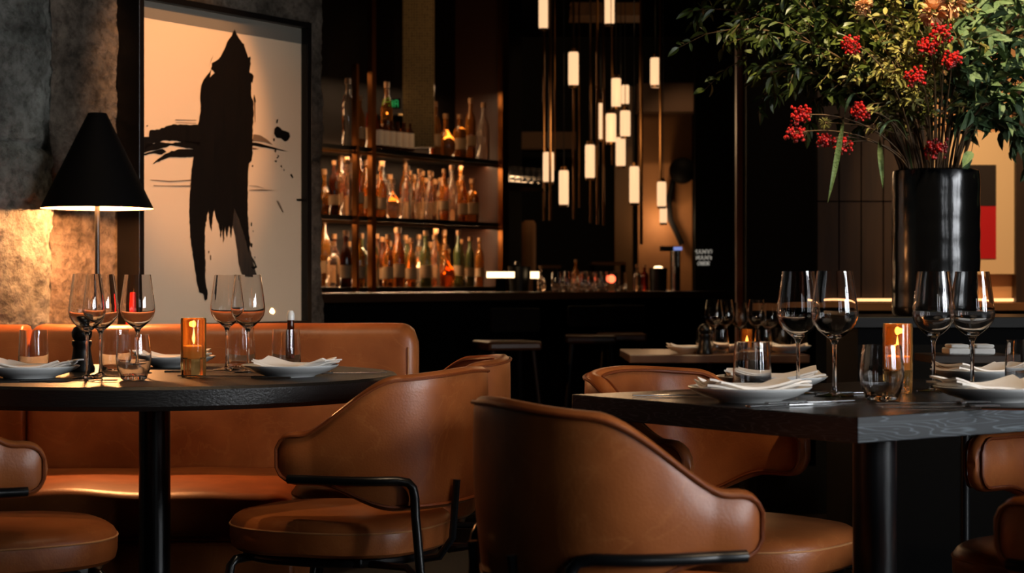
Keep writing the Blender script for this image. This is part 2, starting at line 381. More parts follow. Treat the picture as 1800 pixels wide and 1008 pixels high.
# stone wall
P0 = Vector((-1.27, 5.855))
def stone_patch(name, u0, u1, off, thick, seed, edge0, edge1, m_=None, res=0.009, nz=280):
    nu = int((u1 - u0) / res)
    mb = MB(); V = []
    for j in range(nz + 1):
        z = 3.0 * j / nz
        for i in range(nu + 1):
            t = i / nu; u = u0 + (u1 - u0) * t
            if edge1 and i > nu - 4: u += 0.014 * noise.noise(Vector((z * 9, seed, 1))) + 0.008 * noise.noise(Vector((z * 30, seed, 2)))
            if edge0 and i < 4: u += 0.02 * noise.noise(Vector((z * 4, seed, 5))) + 0.006 * noise.noise(Vector((z * 30, seed, 6)))
            q = Vector((u * 3, z * 3, seed)); h_ = 0.016 * noise.noise(q) + 0.010 * noise.noise(q * 3.1) + 0.008 * noise.noise(q * 8) + 0.007 * noise.noise(q * 19) - 0.012 * max(0, noise.noise(q * 11 + Vector((5, 5, 5))) - 0.25)
            zj = (z + 0.12 * noise.noise(Vector((u * 1.2, seed, 9)))) % 0.92
            h_ -= 0.02 * math.exp(-((zj - 0.46) / 0.012) ** 2)
            if edge1: h_ -= 0.03 * sm(0.975, 1.0, t)
            if edge0: h_ -= 0.03 * sm(0.03, 0.0, t)
            p = P0 + Wd * u + Nn * (off + h_); V.append((p.x, p.y, z))
    fs = [(j * (nu + 1) + i, j * (nu + 1) + i + 1, (j + 1) * (nu + 1) + i + 1, (j + 1) * (nu + 1) + i) for j in range(nz) for i in range(nu)]
    mb.add(V, fs)
    # body behind the face
    a_, b_ = P0 + Wd * (u0 + 0.02) + Nn * (off - 0.04), P0 + Wd * (u1 - 0.02) + Nn * (off - 0.04)
    c_, d_ = P0 + Wd * (u1 - 0.02) - Nn * thick, P0 + Wd * (u0 + 0.02) - Nn * thick
    mb.prism([a_[:], b_[:], c_[:], d_[:]], 0, 3.0)
    # rough return at the corner
    if edge1:
        V = []
        for j in range(nz + 1):
            z = 3.0 * j / nz
            for i in range(14):
                u = u1 + 0.014 * noise.noise(Vector((z * 9, seed, 1))) * (1 - i / 13) + 0.008 * noise.noise(Vector((z * 30, seed + i * 0.2, 2)))
                p = P0 + Wd * u + Nn * (off - 0.03 - 0.27 * i / 13); V.append((p.x, p.y, z))
        mb.add(V, [(j * 14 + i, j * 14 + i + 1, (j + 1) * 14 + i + 1, (j + 1) * 14 + i) for j in range(nz) for i in range(13)])
    return struct(name, mb, m_ or stone, smooth=True)
stone_patch('wall_left', -0.36, 1.062, 0.0, 0.3, 3.1, False, True)
stone_cool_lit = stone.copy(); stone_cool_lit.name = 'cool_lit_stone'  # copy of the stone; the pier's cooler light is put into its greyer colour
for n_ in stone_cool_lit.node_tree.nodes:
    if n_.bl_idname == 'ShaderNodeValToRGB' and n_.color_ramp.elements[1].position > 0.6:
        n_.color_ramp.elements[0].color = srgb(76, 76, 70); n_.color_ramp.elements[1].color = srgb(170, 170, 160)
stone_patch('wall_left_pier', -2.6, -0.342, 0.10, 0.3, 8.7, False, True, stone_cool_lit, 0.014)

# ------------------------------------------------------------------ framed ink painting
Pf = Vector((-0.2047 * 5.8, 5.8))
AW, AZ0, AZ1 = 0.853, 0.81, 1.895
art = empty('framed_artwork', (Pf.x, Pf.y, AZ0), math.atan2(Wd.y, Wd.x),
            'large black framed abstract ink painting hung on the stone wall behind the banquette', 'artwork')
def aloc(px, py, rec):   # local coordinates in the artwork of a traced point
    X0, Y0 = Pf.x - rec * Nn.x, Pf.y - rec * Nn.y
    d = on_line(px, X0, Y0); u = (d - Y0) / Wd.y
    return (u, rec, H - (py - HY) / F * d - AZ0)
fh = AZ1 - AZ0; bw = 0.02
mb = MB()
mb.box((bw / 2, 0.05, fh / 2), (bw, 0.1, fh)); mb.box((AW - bw / 2, 0.05, fh / 2), (bw, 0.1, fh))
mb.box((AW / 2, 0.05, bw / 2), (AW - 2 * bw, 0.1, bw)); mb.box((AW / 2, 0.05, fh - bw / 2), (AW - 2 * bw, 0.1, bw))
mb.build('frame', blacksatin, art, False, bevel=0.0015)
MB().box((AW / 2, 0.062, fh / 2), (AW - 2 * bw, 0.06, fh - 2 * bw)).build('painted_sheet', paper, art, False)
REC = 0.03
mb = MB()
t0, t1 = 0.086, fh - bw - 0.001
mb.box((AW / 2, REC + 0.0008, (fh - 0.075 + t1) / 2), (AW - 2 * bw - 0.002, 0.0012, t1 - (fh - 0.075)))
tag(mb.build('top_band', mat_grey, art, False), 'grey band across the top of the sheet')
MB().box((AW / 2, 0.006, fh / 2), (AW - 2 * bw, 0.002, fh - 2 * bw)).build('glass_pane', pane_m, art, False)
def rough_poly(pts, j=1.0, step=5.0):
    out = []
    n = len(pts)
    for i in range(n):
        a_, b_ = pts[i], pts[(i + 1) % n]; L_ = math.hypot(b_[0] - a_[0], b_[1] - a_[1]); k = max(1, int(L_ / step))
        for q in range(k):
            t = q / k; out.append((a_[0] + (b_[0] - a_[0]) * t + rnd.uniform(-j, j), a_[1] + (b_[1] - a_[1]) * t + rnd.uniform(-j, j)))
    return out
ink_level = [0]
def ink_shape(polys, m, name='ink_stroke', j=0.8, step=5.0):
    mb = MB(); ink_level[0] += 1; rec = REC + 0.0004 - ink_level[0] * 0.0002
    for poly in polys:
        q = [Vector(aloc(x, y, rec)) for x, y in rough_poly(poly, j, step)]
        tri = tessellate_polygon([[Vector((v.x, v.z, 0)) for v in q]])
        mb.add(q, [tuple(t) for t in tri])
    return mb.build(name, m, art, False)
ink_shape([[(404, 365), (410, 400), (416, 430), (420, 465), (427, 487), (452, 487), (444, 460), (438, 430), (436, 380), (434, 350)]], inkwash, j=0.6)
body = [(413, 52), (417, 62), (421, 68), (429, 78), (433, 92), (437, 102), (440, 99), (441, 112), (438, 127), (443, 130), (443, 140), (441, 148),
        (442, 168), (445, 180), (446, 196), (444, 230), (444, 272), (442, 283), (438, 288), (436, 310), (436, 340), (435, 380), (438, 410), (440, 430), (437, 445),
        (430, 415), (420, 385), (412, 366), (409, 400), (406, 420), (403, 396), (399, 418), (396, 398), (393, 428), (391, 396), (388, 418), (385, 395), (380, 383), (377, 366),
        (374, 380), (372, 406), (368, 392), (367, 368), (364, 380), (361, 400), (360, 420), (361, 450), (361, 480), (362, 500),
        (365, 514), (364, 526), (360, 529), (357, 517), (350, 514), (347, 500), (341, 460), (335, 420), (333, 380), (334, 340), (337, 300), (340, 276),
        (344, 250), (347, 222), (351, 210), (353, 190), (355, 165), (358, 148), (366, 140), (377, 128), (371, 121), (373, 111), (383, 105), (388, 98), (394, 88),
        (400, 74), (407, 62)]
ink_shape([body], ink, j=0.7, step=4)
ink_shape([[(368, 115), (366, 122), (371, 105), (375, 97)], [(352, 172), (354, 150), (358, 140), (364, 132), (372, 122), (366, 148), (360, 160), (357, 185), (354, 192)],
           [(442, 128), (446, 134), (444, 146), (440, 142)], [(447, 166), (450, 178), (448, 184), (446, 172)]], ink, j=0.3)
ink_shape([
    [(248, 242), (262, 240), (264, 229), (280, 227), (296, 221), (304, 219), (350, 220), (362, 224), (362, 262), (340, 252), (310, 248), (290, 247), (270, 252), (256, 262), (247, 264)],
    [(247, 262), (262, 254), (280, 250), (300, 252), (330, 248), (352, 250), (350, 264), (336, 262), (318, 258), (300, 256), (282, 262), (264, 266), (250, 269)],
    [(268, 289), (276, 280), (290, 271), (302, 266), (320, 262), (350, 262), (350, 276), (318, 277), (300, 276), (288, 281), (276, 285)],
    [(247, 271), (262, 268), (278, 263), (286, 262), (292, 268), (284, 272), (270, 269), (256, 273)],
], ink, j=0.8, step=4)
ink_shape([
    [(440, 250), (452, 251), (470, 256), (490, 262), (508, 267), (490, 264), (468, 260), (446, 256), (440, 255)],
    [(483, 226), (487, 222), (492, 224), (496, 229), (504, 231), (508, 233), (510, 240), (506, 247), (501, 249), (494, 243), (486, 242), (482, 235)],
    [(486, 211), (489, 209), (488, 216), (486, 217)], [(480, 244), (483, 243), (483, 248), (481, 249)], [(483, 262), (486, 264), (485, 268), (483, 267)],
    [(487, 272), (491, 274), (488, 279), (486, 277), (489, 275)], [(482, 283), (487, 282), (486, 286)], [(493, 292), (495, 290), (496, 295), (494, 294)],
    [(498, 297), (501, 299), (499, 301)], [(510, 307), (513, 306), (516, 312), (514, 314)], [(257, 221), (260, 220), (260, 222), (258, 223)],
    [(521, 350), (534, 350), (534, 359), (531, 354), (522, 353)], [(443, 291), (445, 290), (445, 293), (443, 293)], [(441, 391), (443, 391), (443, 398), (441, 397)],
    [(444, 405), (446, 406), (445, 409)], [(441, 427), (444, 429), (443, 436), (441, 433)], [(366, 441), (368, 442), (367, 446)], [(370, 448), (371, 449), (371, 458), (370, 456)],
    [(447, 451), (449, 452), (448, 457)], [(440, 446), (448, 460), (452, 470), (447, 474), (440, 470), (449, 468), (444, 458)],
], ink, 'ink_splatter', j=0.25, step=6)
ink_shape([
    [(446, 236), (458, 238), (470, 246), (480, 255), (466, 250), (452, 248), (444, 248)], [(308, 210), (345, 211), (345, 212), (309, 211.5)], [(309, 215), (345, 216), (345, 217), (309, 216)],
    [(264, 316), (300, 318), (336, 316), (336, 317.5), (300, 320), (264, 317)], [(270, 326), (310, 326.5), (336, 326), (336, 328), (310, 328), (270, 327)],
    [(438, 334), (462, 333), (484, 335), (462, 335.5), (438, 335)], [(438, 326), (452, 327), (466, 332), (452, 328.5), (438, 327)], [(447, 180), (449, 181), (449, 215), (448, 215)],
    [(444, 259), (456, 262), (450, 263), (444, 263)], [(486, 352), (490, 354), (499, 374), (497, 373)],
], inkthin, 'dry_brush_mark', j=0.15, step=14)

# ------------------------------------------------------------------ ledge, table lamp, red candle
mb = MB(); lz = 0.80
pb = P0 + Wd * (-0.2) + Nn * 0.10
mb.prism([(-1.53, 5.335), (-0.80, 5.335), (-0.80, 6.44), (pb.x, pb.y)], 0.0, lz - 0.03)
mb.prism([(-1.54, 5.33), (-0.79, 5.33), (-0.79, 6.45), (pb.x, pb.y)], lz - 0.03, lz)
tag(mb.build('wall_ledge_unit', black, None, False), 'black ledge between the banquette and the stone wall', 'ledge')

LX, LY = (171 - 900) / F * 5.42, 5.42
lamp = empty('table_lamp', (LX, LY, lz), 0, 'black conical table lamp glowing against the stone wall', 'lamp')
MB().lathe([(0, 0), (0.085, 0), (0.085, 0.012), (0.02, 0.02), (0, 0.02)]).build('base', blackmetal, lamp)
MB().lathe([(0.0075, 0.018), (0.0075, 0.44)], seg=16).build('stem', blackmetal, lamp)
zb, zt = H - (367 - HY) / F * LY - lz, H - (199 - HY) / F * LY - lz
prof = [(0.166, zb), (0.028, zt), (0.0, zt + 0.001)]
inn = [(0.0, zt - 0.004), (0.025, zt - 0.004), (0.163, zb + 0.0005)]
sh = MB().lathe([(0.1655, zb), (0.0285, zt - 0.003), (0.026, zt), (0.0, zt)], seg=72, cap=False)
sh.build('lamp_shade', black, lamp)
MB().lathe([(0.1645, zb + 0.0008), (0.027, zt - 0.006), (0.0, zt - 0.006)], seg=72, cap=False).build('shade_lining', shade_in, lamp)
MB().ball((0, 0, zb + 0.055), 0.022, seg=16, rings=10).build('bulb', mat('bulb_glow', (1, .8, .5, 1), 0.5, emis=(1, 0.66, 0.35, 1), estr=14), lamp)
point('table_lamp_light', (LX, LY, lz + zb + 0.02), 66.0, (1.0, 0.41, 0.14), 0.02)

rc = empty('candle', ((230 - 900) / F * 5.5, 5.5, lz), 0, 'short red candle on the ledge seen through a wine glass', 'candle')
MB().lathe([(0, 0), (0.016, 0), (0.013, 0.135), (0, 0.137)], seg=20).build('wax_body', redwax, rc)
MB().lathe([(0.001, 0.135), (0.001, 0.146)], seg=6).build('wick', black, rc)

# ------------------------------------------------------------------ banquette
bx0, bx1 = -1.52, -0.27
bq = empty('banquette', ((bx0 + bx1) / 2, 4.9, 0), 0, 'tan leather banquette along the stone wall behind the round table', 'sofa')
def rel(p, o): return (p[0] - o[0], p[1] - o[1], p[2] - (o[2] if len(o) > 2 else 0))
BO = ((bx0 + bx1) / 2, 4.9, 0)
def cushion(x0, x1, y0, y1, z0, z1, r_, wob=0.004, nx=28, lean=0.0, rx=None):
    """padded panel: rounded box section swept along x with softly rounded ends"""
    rx = rx or r_
    rings = []
    for i in range(nx + 1):
        t = i / nx; x = x0 + (x1 - x0) * t
        e = 0.0
        dx = min(x - x0, x1 - x)
        if dx < rx: e = rx - math.sqrt(max(0, rx * rx - (rx - dx) ** 2))
        e = min(e, (y1 - y0) / 2 - 0.002)
        ring = []
        yy0, yy1, zz0, zz1 = y0 + e * 0.5, y1 - e * 0.5, z0, z1 - e
        rc_ = min(r_, (yy1 - yy0) / 2 - 0.001, (zz1 - zz0) / 2 - 0.001)
        for (cy, cz, a0) in ((yy0 + rc_, zz1 - rc_, 90), (yy0 + rc_, zz0 + rc_, 180), (yy1 - rc_, zz0 + rc_, 270), (yy1 - rc_, zz1 - rc_, 0)):
            for k in range(7):
                an = R(a0 + 15 * k)
                y, z = cy + rc_ * math.cos(an), cz + rc_ * math.sin(an)
                w_ = wob * noise.noise(Vector((x * 4, y * 5, z * 5)))
                ring.append((x - BO[0], y + w_ + lean * (z - z0) - BO[1], z + w_))
        rings.append(ring)
    return rings
mb = MB()
# end spacing denser for rounding
def dense(x0, x1, r_):
    return None
def cush_build(name, x0, x1, y0, y1, z0, z1, r_, m=leather, **k):
    mb = MB(); mb.loops(cushion(x0, x1, y0, y1, z0, z1, r_, **k)); return mb.build(name, m, bq)
seamx = (43 - 900) / F * 5.2
cush_build('backrest', seamx + 0.002, bx1, 5.19, 5.32, 0.40, 0.846, 0.045, nx=90, rx=0.05)
cush_build('backrest', bx0, seamx - 0.002, 5.185, 5.32, 0.40, 0.843, 0.045, nx=30, rx=0.012)
cush_build('seat', bx0, -0.53, 4.56, 5.22, 0.315, 0.435, 0.05, nx=80, rx=0.08, wob=0.012)
mb = MB(); mb.box((BO[0] * 0 + ((bx0 - 0.55) / 2 - BO[0]), 4.90 - BO[1], 0.16), ((-0.55 - bx0), 0.64, 0.30)); mb.build('base', leather, bq, False, bevel=0.01)
mb = MB(); mb.tube([(x - BO[0], 4.572 - BO[1], 0.318) for x in [bx0 + 0.03 + i * 0.05 for i in range(19)]], 0.004, 6)
mb.build('piping', piping_m, bq)
mb = MB(); mb.tube([(bx0 + 0.06 - BO[0], 5.186 - BO[1], 0.79), (bx1 - 0.035 - BO[0], 5.186 - BO[1], 0.79)], 0.0018, 6)
mb = MB(); mb.tube([(bx1 - 0.026 - BO[0], 5.1895 - BO[1], z) for z in (0.44, 0.6, 0.78)], 0.0022, 6); mb.build('seam', stitch_m, bq)

# ------------------------------------------------------------------ chairs
def chair_path():
    """plan of the shell centre line, from one arm tip round the back to the other"""
    pts = []
    a_, b_, n_ = 0.226, 0.212, 2.5
    for i in range(0, 14): pts.append((-a_ - 0.004 * math.sin(PI * i / 13), 0.075 - 0.095 * i / 14))
    for i in range(61):
        t = PI + PI * i / 60; c_, s_ = math.cos(t), math.sin(t)
        pts.append((a_ * math.copysign(abs(c_) ** (2 / n_), c_), -0.02 + b_ * math.copysign(abs(s_) ** (2 / n_), s_)))
    for i in range(13, -1, -1): pts.append((a_ + 0.004 * math.sin(PI * i / 13), 0.075 - 0.095 * i / 14))
    # resample
    d = [0]
    for i in range(1, len(pts)): d.append(d[-1] + math.dist(pts[i], pts[i - 1]))
    N = 110; out = []
    k = 0
    ts = []
    for i in range(N + 1):
        t = i / N
        t = 0.5 - 0.5 * math.cos(PI * t) if False else t
        ts.append(t)
    tipd = 0.045 / d[-1]
    ts = [tipd * q for q in (0, 0.04, 0.12, 0.25, 0.45, 0.7)] + [tipd + (1 - 2 * tipd) * i / 96 for i in range(97)] + [1 - tipd * q for q in (0.7, 0.45, 0.25, 0.12, 0.04, 0)]
    for t in ts:
        s_ = t * d[-1]
        while k < len(d) - 2 and d[k + 1] < s_: k += 1
        f_ = (s_ - d[k]) / (d[k + 1] - d[k]); out.append((pts[k][0] + (pts[k + 1][0] - pts[k][0]) * f_, pts[k][1] + (pts[k + 1][1] - pts[k][1]) * f_, s_))
    return out, d[-1]
PATH, PLEN = chair_path()
LOW = [False]
def ztop(s_):
    q = abs(s_ - PLEN / 2); tip = PLEN / 2
    if LOW[0]: return 0.668
    return 0.662 + 0.112 * (1 - sm(tip - 0.25, tip - 0.055, q)) + 0.014 * (1 - sm(0, 0.30, q))
def zbot(s_):
    q = abs(s_ - PLEN / 2); return 0.552 - 0.05 * (1 - sm(0.20, 0.36, q))
def shell_frame(i):
    n = len(PATH); a_, b_ = PATH[max(i - 1, 0)], PATH[min(i + 1, n - 1)]
    t = Vector((b_[0] - a_[0], b_[1] - a_[1])).normalized(); return Vector(PATH[i][:2]), Vector((t.y, -t.x)) * 1.0   # outward normal
def outw(i):
    p, n_ = shell_frame(i)
    if n_.dot(p - Vector((0, 0.05))) < 0: n_ = -n_
    return p, n_
def flare(p, z): # the back leans out with height
    k = sm(0.0, -0.22, p.y); return Vector((p.x * (1 + 0.04 * (z - 0.5)), p.y - k * 0.05 * (z - 0.5)))
def shell_z(i, inset=0.0):
    s_ = PATH[i][2]; e = min(s_, PLEN - s_); r_ = 0.045 - inset
    e2 = e - inset
    c_ = r_ - math.sqrt(max(0, r_ * r_ - max(0, r_ - max(0, e2)) ** 2)) if e2 < r_ else 0
    return ztop(s_) - inset - c_, zbot(s_) + inset + c_
def make_chair(low=False):
    LOW[0] = low; ch = empty('armchair', (0, 0, 0)); T = 0.017
    rings = []
    for i in range(len(PATH)):
        p, n_ = outw(i); zt_, zb_ = shell_z(i)
        s_ = PATH[i][2]; e = min(s_, PLEN - s_); th = T * (0.55 + 0.45 * sm(0, 0.02, e)); ring = []
        hz = zt_ - zb_; rc_ = min(0.016, hz / 2 - 0.001)
        m_ = 12
        for side in (1, -1):
            for k in range(m_ + 1):
                t = k / m_ if side == 1 else 1 - k / m_
                z = zb_ + rc_ + (hz - 2 * rc_) * t
                bul = 0.006 * math.sin(PI * t) * sm(0, 0.05, e)
                q = p + n_ * side * (th + bul); q = flare(q, z); ring.append((q.x, q.y, z))
            for k in range(1, 5):      # rounded rim
                an = PI * k / 5
                if side == 1: z = zt_ - rc_ + rc_ * math.sin(an); o_ = th * math.cos(an)
                else: z = zb_ + rc_ - rc_ * math.sin(an); o_ = -th * math.cos(an)
                q = flare(p + n_ * o_, z); ring.append((q.x, q.y, z))
        rings.append(ring)
    mb = MB(); mb.loops(rings); mb.build('backrest', leather, ch)
    # piping around the outer and inner face
    for side in (1, -1):
        ins = 0.010; pts = []
        idx = [i for i in range(len(PATH)) if min(PATH[i][2], PLEN - PATH[i][2]) >= ins]
        up = []; lo = []
        for i in idx:
            p, n_ = outw(i); zt_, zb_ = shell_z(i, ins)
            for z, lst in ((zt_, up), (zb_, lo)):
                q = flare(p + n_ * side * (T + 0.0015), z); lst.append((q.x, q.y, z))
        mb = MB(); loop = up + lo[::-1]; mb.tube(loop + [loop[0]], 0.0035, 6); mb.build('piping', piping_m, ch)
    # seat
    mb = MB(); rings = []
    prof = [(0.0, 0.402), (0.60, 0.400), (0.94, 0.400), (0.985, 0.408), (1.0, 0.425), (1.0, 0.448), (0.99, 0.458), (0.965, 0.467), (0.92, 0.474), (0.8, 0.479), (0.5, 0.482), (0.0, 0.480)]
    def se(k, f_):
        t = 2 * PI * k / 48; c_, s_ = math.cos(t), math.sin(t); n_ = 2.6
        return (0.216 * f_ * math.copysign(abs(c_) ** (2 / n_), c_), 0.045 + 0.225 * f_ * math.copysign(abs(s_) ** (2 / n_), s_))
    for f_, z in prof:
        rings.append([(se(k, max(f_, 0.001))[0], se(k, max(f_, 0.001))[1], z + 0.003 * noise.noise(Vector((se(k, f_)[0] * 8, se(k, f_)[1] * 8, 0)))) for k in range(48)])
    mb.loops(rings); mb.build('seat', leather, ch)
    mb = MB(); mb.tube([(se(k % 48, 1.0)[0], se(k % 48, 1.0)[1], 0.452) for k in range(49)], 0.0022, 6, cap=False); mb.build('seat_piping', stitch_m, ch)
    # steel tube frame
    fr_ = MB(); fr_.tube([(se(k % 48, 0.84)[0], se(k % 48, 0.84)[1], 0.388) for k in range(49)], 0.010, 8, cap=False)
    fr_.box((0, 0.045, 0.390), (0.34, 0.26, 0.016))
    fr_.build('seat_frame', blackmetal, ch)
    half = [i for i in range(len(PATH))]
    for sd in (-1, 1):
        pts = []
        for i in range(len(PATH)):
            s_ = PATH[i][2]; q = s_ - PLEN / 2
            if q * sd > 0.20 and q * sd < PLEN / 2 - 0.035:
                p, n_ = outw(i); pt = flare(p + n_ * (T + 0.014), 0.567); pts.append((abs(q), (pt.x, pt.y, 0.567)))
        pts.sort(reverse=True); pts = [p for _, p in pts]
        end = Vector(pts[-1]); dirn = (Vector(pts[-1]) - Vector(pts[-3])).normalized()
        foot = Vector((end.x * 1.10, end.y - 0.10, 0.0))
        c1 = end + dirn * 0.022
        bend = [c1 + Vector((0, 0, -0.004)), c1 + dirn * 0.010 + Vector((0, 0, -0.015)), c1 + dirn * 0.014 + Vector((0, 0, -0.035)), c1 + dirn * 0.015 + Vector((0, 0, -0.07))]
        allp = pts + [tuple(b_) for b_ in bend] + [tuple(foot)]
        mb = MB(); mb.tube(allp, 0.0095, 10); mb.build('arm_rail_leg', blackmetal, ch)
        mb = MB(); k_ = bend[-1] + (foot - bend[-1]) * 0.27
        mb.tube([tuple(k_), (k_.x * 0.8, k_.y + 0.05, 0.386), (sd * 0.14, -0.05, 0.386)], 0.008, 8); mb.build('stretcher', blackmetal, ch)
        mb = MB(); mb.tube([(sd * 0.11, 0.18, 0.386), (sd * 0.19, 0.195, 0.386), (sd * 0.20, 0.20, 0.375), (sd * 0.235, 0.245, 0.0)], 0.0095, 10); mb.build('front_leg', blackmetal, ch)
        mb = MB(); mb.tube([(sd * 0.08, -0.17, 0.39), (sd * 0.08, -0.222, 0.40), (sd * 0.082, -0.252, 0.44), (sd * 0.082, -0.262, 0.56)], 0.008, 8); mb.build('back_bracket', blackmetal, ch)
    return ch
chair0 = make_chair()
CHAIRS = [  # x, y, heading of the sitter, label
    (0.212, 2.86, 22, 'tan leather barrel armchair nearest the viewer, back turned, beside the square table'),
    (-0.325, 3.90, 158, 'tan leather barrel armchair right of the round table, black arm rail in full view'),
    (-0.268, 4.47, 184, 'tan leather armchair mostly hidden behind the one right of the round table'),
    (0.425, 3.70, -38, 'tan leather armchair showing its inner back across the far corner of the square table'),
    (1.095, 3.41, 220, 'low tan leather armchair tucked under the square table, right of the table post'),
    (0.93, 2.67, 124, 'dark tan leather armchair cut by the right edge of the photo'),
    (-1.075, 3.66, 30, 'tan leather armchair cut by the left edge of the photo, at the round table'),
]
for i, (x, y, hd, lab) in enumerate(CHAIRS):
    rz = R(hd - 90)
    if i == 0: o = chair0
    elif i == 4: o = make_chair(True)
    else: o = dup(chair0, (x, y, 0), rz)
    o.location = (x, y, 0); o.rotation_euler = (0, 0, rz)
    tag(o, lab, 'chair', 'tan leather barrel armchairs around the tables')

# ------------------------------------------------------------------ tables
TZ = 0.75
TC = (-0.837, 4.264)
rt = empty('round_table', (TC[0], TC[1], 0), 0, 'round black oak dining table in front of the leather banquette', 'table')
MB().lathe([(0, TZ - 0.050), (0.555, TZ - 0.050), (0.565, TZ - 0.040), (0.568, TZ - 0.006), (0.562, TZ), (0, TZ)], seg=128).build('tabletop', top2_m, rt)
MB().lathe([(0.0365, 0.02), (0.0365, TZ - 0.05)], seg=32).build('pedestal', blackmetal, rt)
MB().lathe([(0, 0), (0.27, 0), (0.27, 0.012), (0.05, 0.022), (0, 0.022)], seg=64).build('base', blackmetal, rt)
B_ = Vector((0.546, 2.872)); h1 = Vector((math.cos(R(126)), math.sin(R(126)))); h2 = Vector((math.cos(R(36)), math.sin(R(36))))
TW, TLn = 0.735, 1.7
st = empty('square_table', (B_.x, B_.y, 0), R(36), 'black charred oak dining table with square corner at the right, set for four', 'table')
# local x along h2 (to the right), local y along h1
mb = MB(); mb.prism([(0, 0), (TLn, 0), (TLn, TW), (0, TW)], TZ - 0.042, TZ, 0, 1)
mb.build('tabletop', [top_m, edge_m], st, False, bevel=0.0018)
MB().lathe([(0.037, 0.02), (0.037, TZ - 0.042)], c=(0.2, 0.15, 0), seg=32).build('post', blackmetal, st)
MB().lathe([(0.037, 0.02), (0.037, TZ - 0.042)], c=(1.5, 0.15, 0), seg=32).build('post', blackmetal, st)
mb = MB(); mb.box((0.85, 0.15, 0.01), (1.6, 0.30, 0.02)); mb.build('base', blackmetal, st, False)

def tp(px, d, z=TZ + 0.0006): return ((px - 900) / F * d, d, z)
# ---- wine glasses
def wine_mesh():
    outer = [(0, 0.0), (0.036, 0.0), (0.037, 0.0012), (0.034, 0.0022), (0.015, 0.0045), (0.0062, 0.009), (0.0042, 0.018), (0.0036, 0.05), (0.0036, 0.085),
             (0.0046, 0.097), (0.009, 0.106), (0.020, 0.114), (0.032, 0.124), (0.0405, 0.136), (0.0440, 0.148), (0.0438, 0.160), (0.0410, 0.182), (0.0375, 0.205), (0.0345, 0.224), (0.0330, 0.2345)]
    inner = [(0.0322, 0.2345), (0.0337, 0.224), (0.0367, 0.205), (0.0402, 0.182), (0.0430, 0.160), (0.0431, 0.148), (0.0396, 0.1375), (0.031, 0.1262), (0.019, 0.1168), (0.008, 0.112), (0, 0.111)]
    return MB().lathe(outer + inner, seg=56)
wg = empty('wine_glass', tp(1467, 3.41), 0, 'tall wine glass standing right of the plate with the near white napkin', 'wine glass', 'wine glasses on the square table')
full = wine_mesh()
wg_mesh = full.build('bowl', glass, wg)
# split stem and foot from the bowl so each is its own part
bpy.data.objects.remove(wg_mesh)
MB().lathe([(0, 0.0), (0.036, 0.0), (0.037, 0.0012), (0.034, 0.0022), (0.015, 0.0045), (0.0062, 0.009), (0.0042, 0.018), (0, 0.018)], seg=48).build('foot', glass, wg)
MB().lathe([(0, 0.0182), (0.0042, 0.0182), (0.0036, 0.05), (0.0036, 0.085), (0.0046, 0.0965), (0, 0.0965)], seg=20).build('stem', glass, wg)
MB().lathe([(0, 0.0967), (0.0046, 0.0967), (0.009, 0.106), (0.020, 0.114), (0.032, 0.124), (0.0405, 0.136), (0.0440, 0.148), (0.0438, 0.160), (0.0410, 0.182), (0.0375, 0.205), (0.0345, 0.224), (0.0330, 0.2345),
            (0.0322, 0.2345), (0.0337, 0.224), (0.0367, 0.205), (0.0402, 0.182), (0.0430, 0.160), (0.0431, 0.148), (0.0396, 0.1375), (0.031, 0.1262), (0.019, 0.1168), (0.008, 0.112), (0, 0.111)], seg=56).build('bowl', glass, wg)
GR, GL_ = 'wine glasses on the square table', 'wine glasses on the round table'
dup(wg, tp(1403, 3.49), 0.3, 'tall wine glass just left of another, behind the near white plate of the square table', GR, scale=(0.92, 0.92, 1))
dup(wg, tp(1641, 3.56), 0.6, 'tall wine glass right of the amber candle holder on the square table', GR, scale=(0.93, 0.93, 1))
dup(wg, tp(1709, 3.60), 0.9, 'tall wine glass in front of the black vase, rightmost on the square table', GR)
for px, d, lab in ((153, 4.03, 'wine glass furthest left on the round table, behind the left plate'), (177, 4.14, 'wine glass under the table lamp, overlapping the one furthest left'),
                   (242, 4.28, 'wine glass between lamp and painting, with the red candle showing through'), (399, 4.45, 'wine glass right of the amber candle holder on the round table'),
                   (436, 4.33, 'wine glass in front of the foot of the ink painting, rightmost on the round table')):
    dup(wg, tp(px, d), 0.2, lab, GL_, scale=(0.92, 0.92, 0.99))
# ---- tumblers
def tumbler(prof_o, prof_i, name='tumbler'):
    return MB().lathe(prof_o + prof_i, seg=48)
tb = tumbler([(0, 0), (0.024, 0), (0.028, 0.003), (0.036, 0.022), (0.0395, 0.045), (0.039, 0.065), (0.036, 0.09), (0.0345, 0.1)],
             [(0.0334, 0.1), (0.0349, 0.09), (0.0378, 0.065), (0.0383, 0.045), (0.0345, 0.024), (0.026, 0.011), (0, 0.010)]).build('tumbler', glass)
tb.location = tp(1550, 3.28); tag(tb, 'stemless glass tumbler in front of the amber candle holder on the square table', 'tumbler', 'tumblers on the square table')
tb2 = tumbler([(0, 0), (0.033, 0), (0.0355, 0.003), (0.0368, 0.02), (0.0362, 0.05), (0.0345, 0.08), (0.033, 0.1)],
              [(0.032, 0.1), (0.0334, 0.08), (0.0350, 0.05), (0.0355, 0.022), (0.031, 0.010), (0, 0.009)]).build('tumbler', glass)
tb2.location = tp(1322, 3.45); tag(tb2, 'straight glass tumbler between the two left plates of the square table', 'tumbler', 'tumblers on the square table')
dup(tb2, tp(1800, 3.56), 0, 'glass tumbler cut by the right edge of the photo')
GT = 'tumblers on the round table'
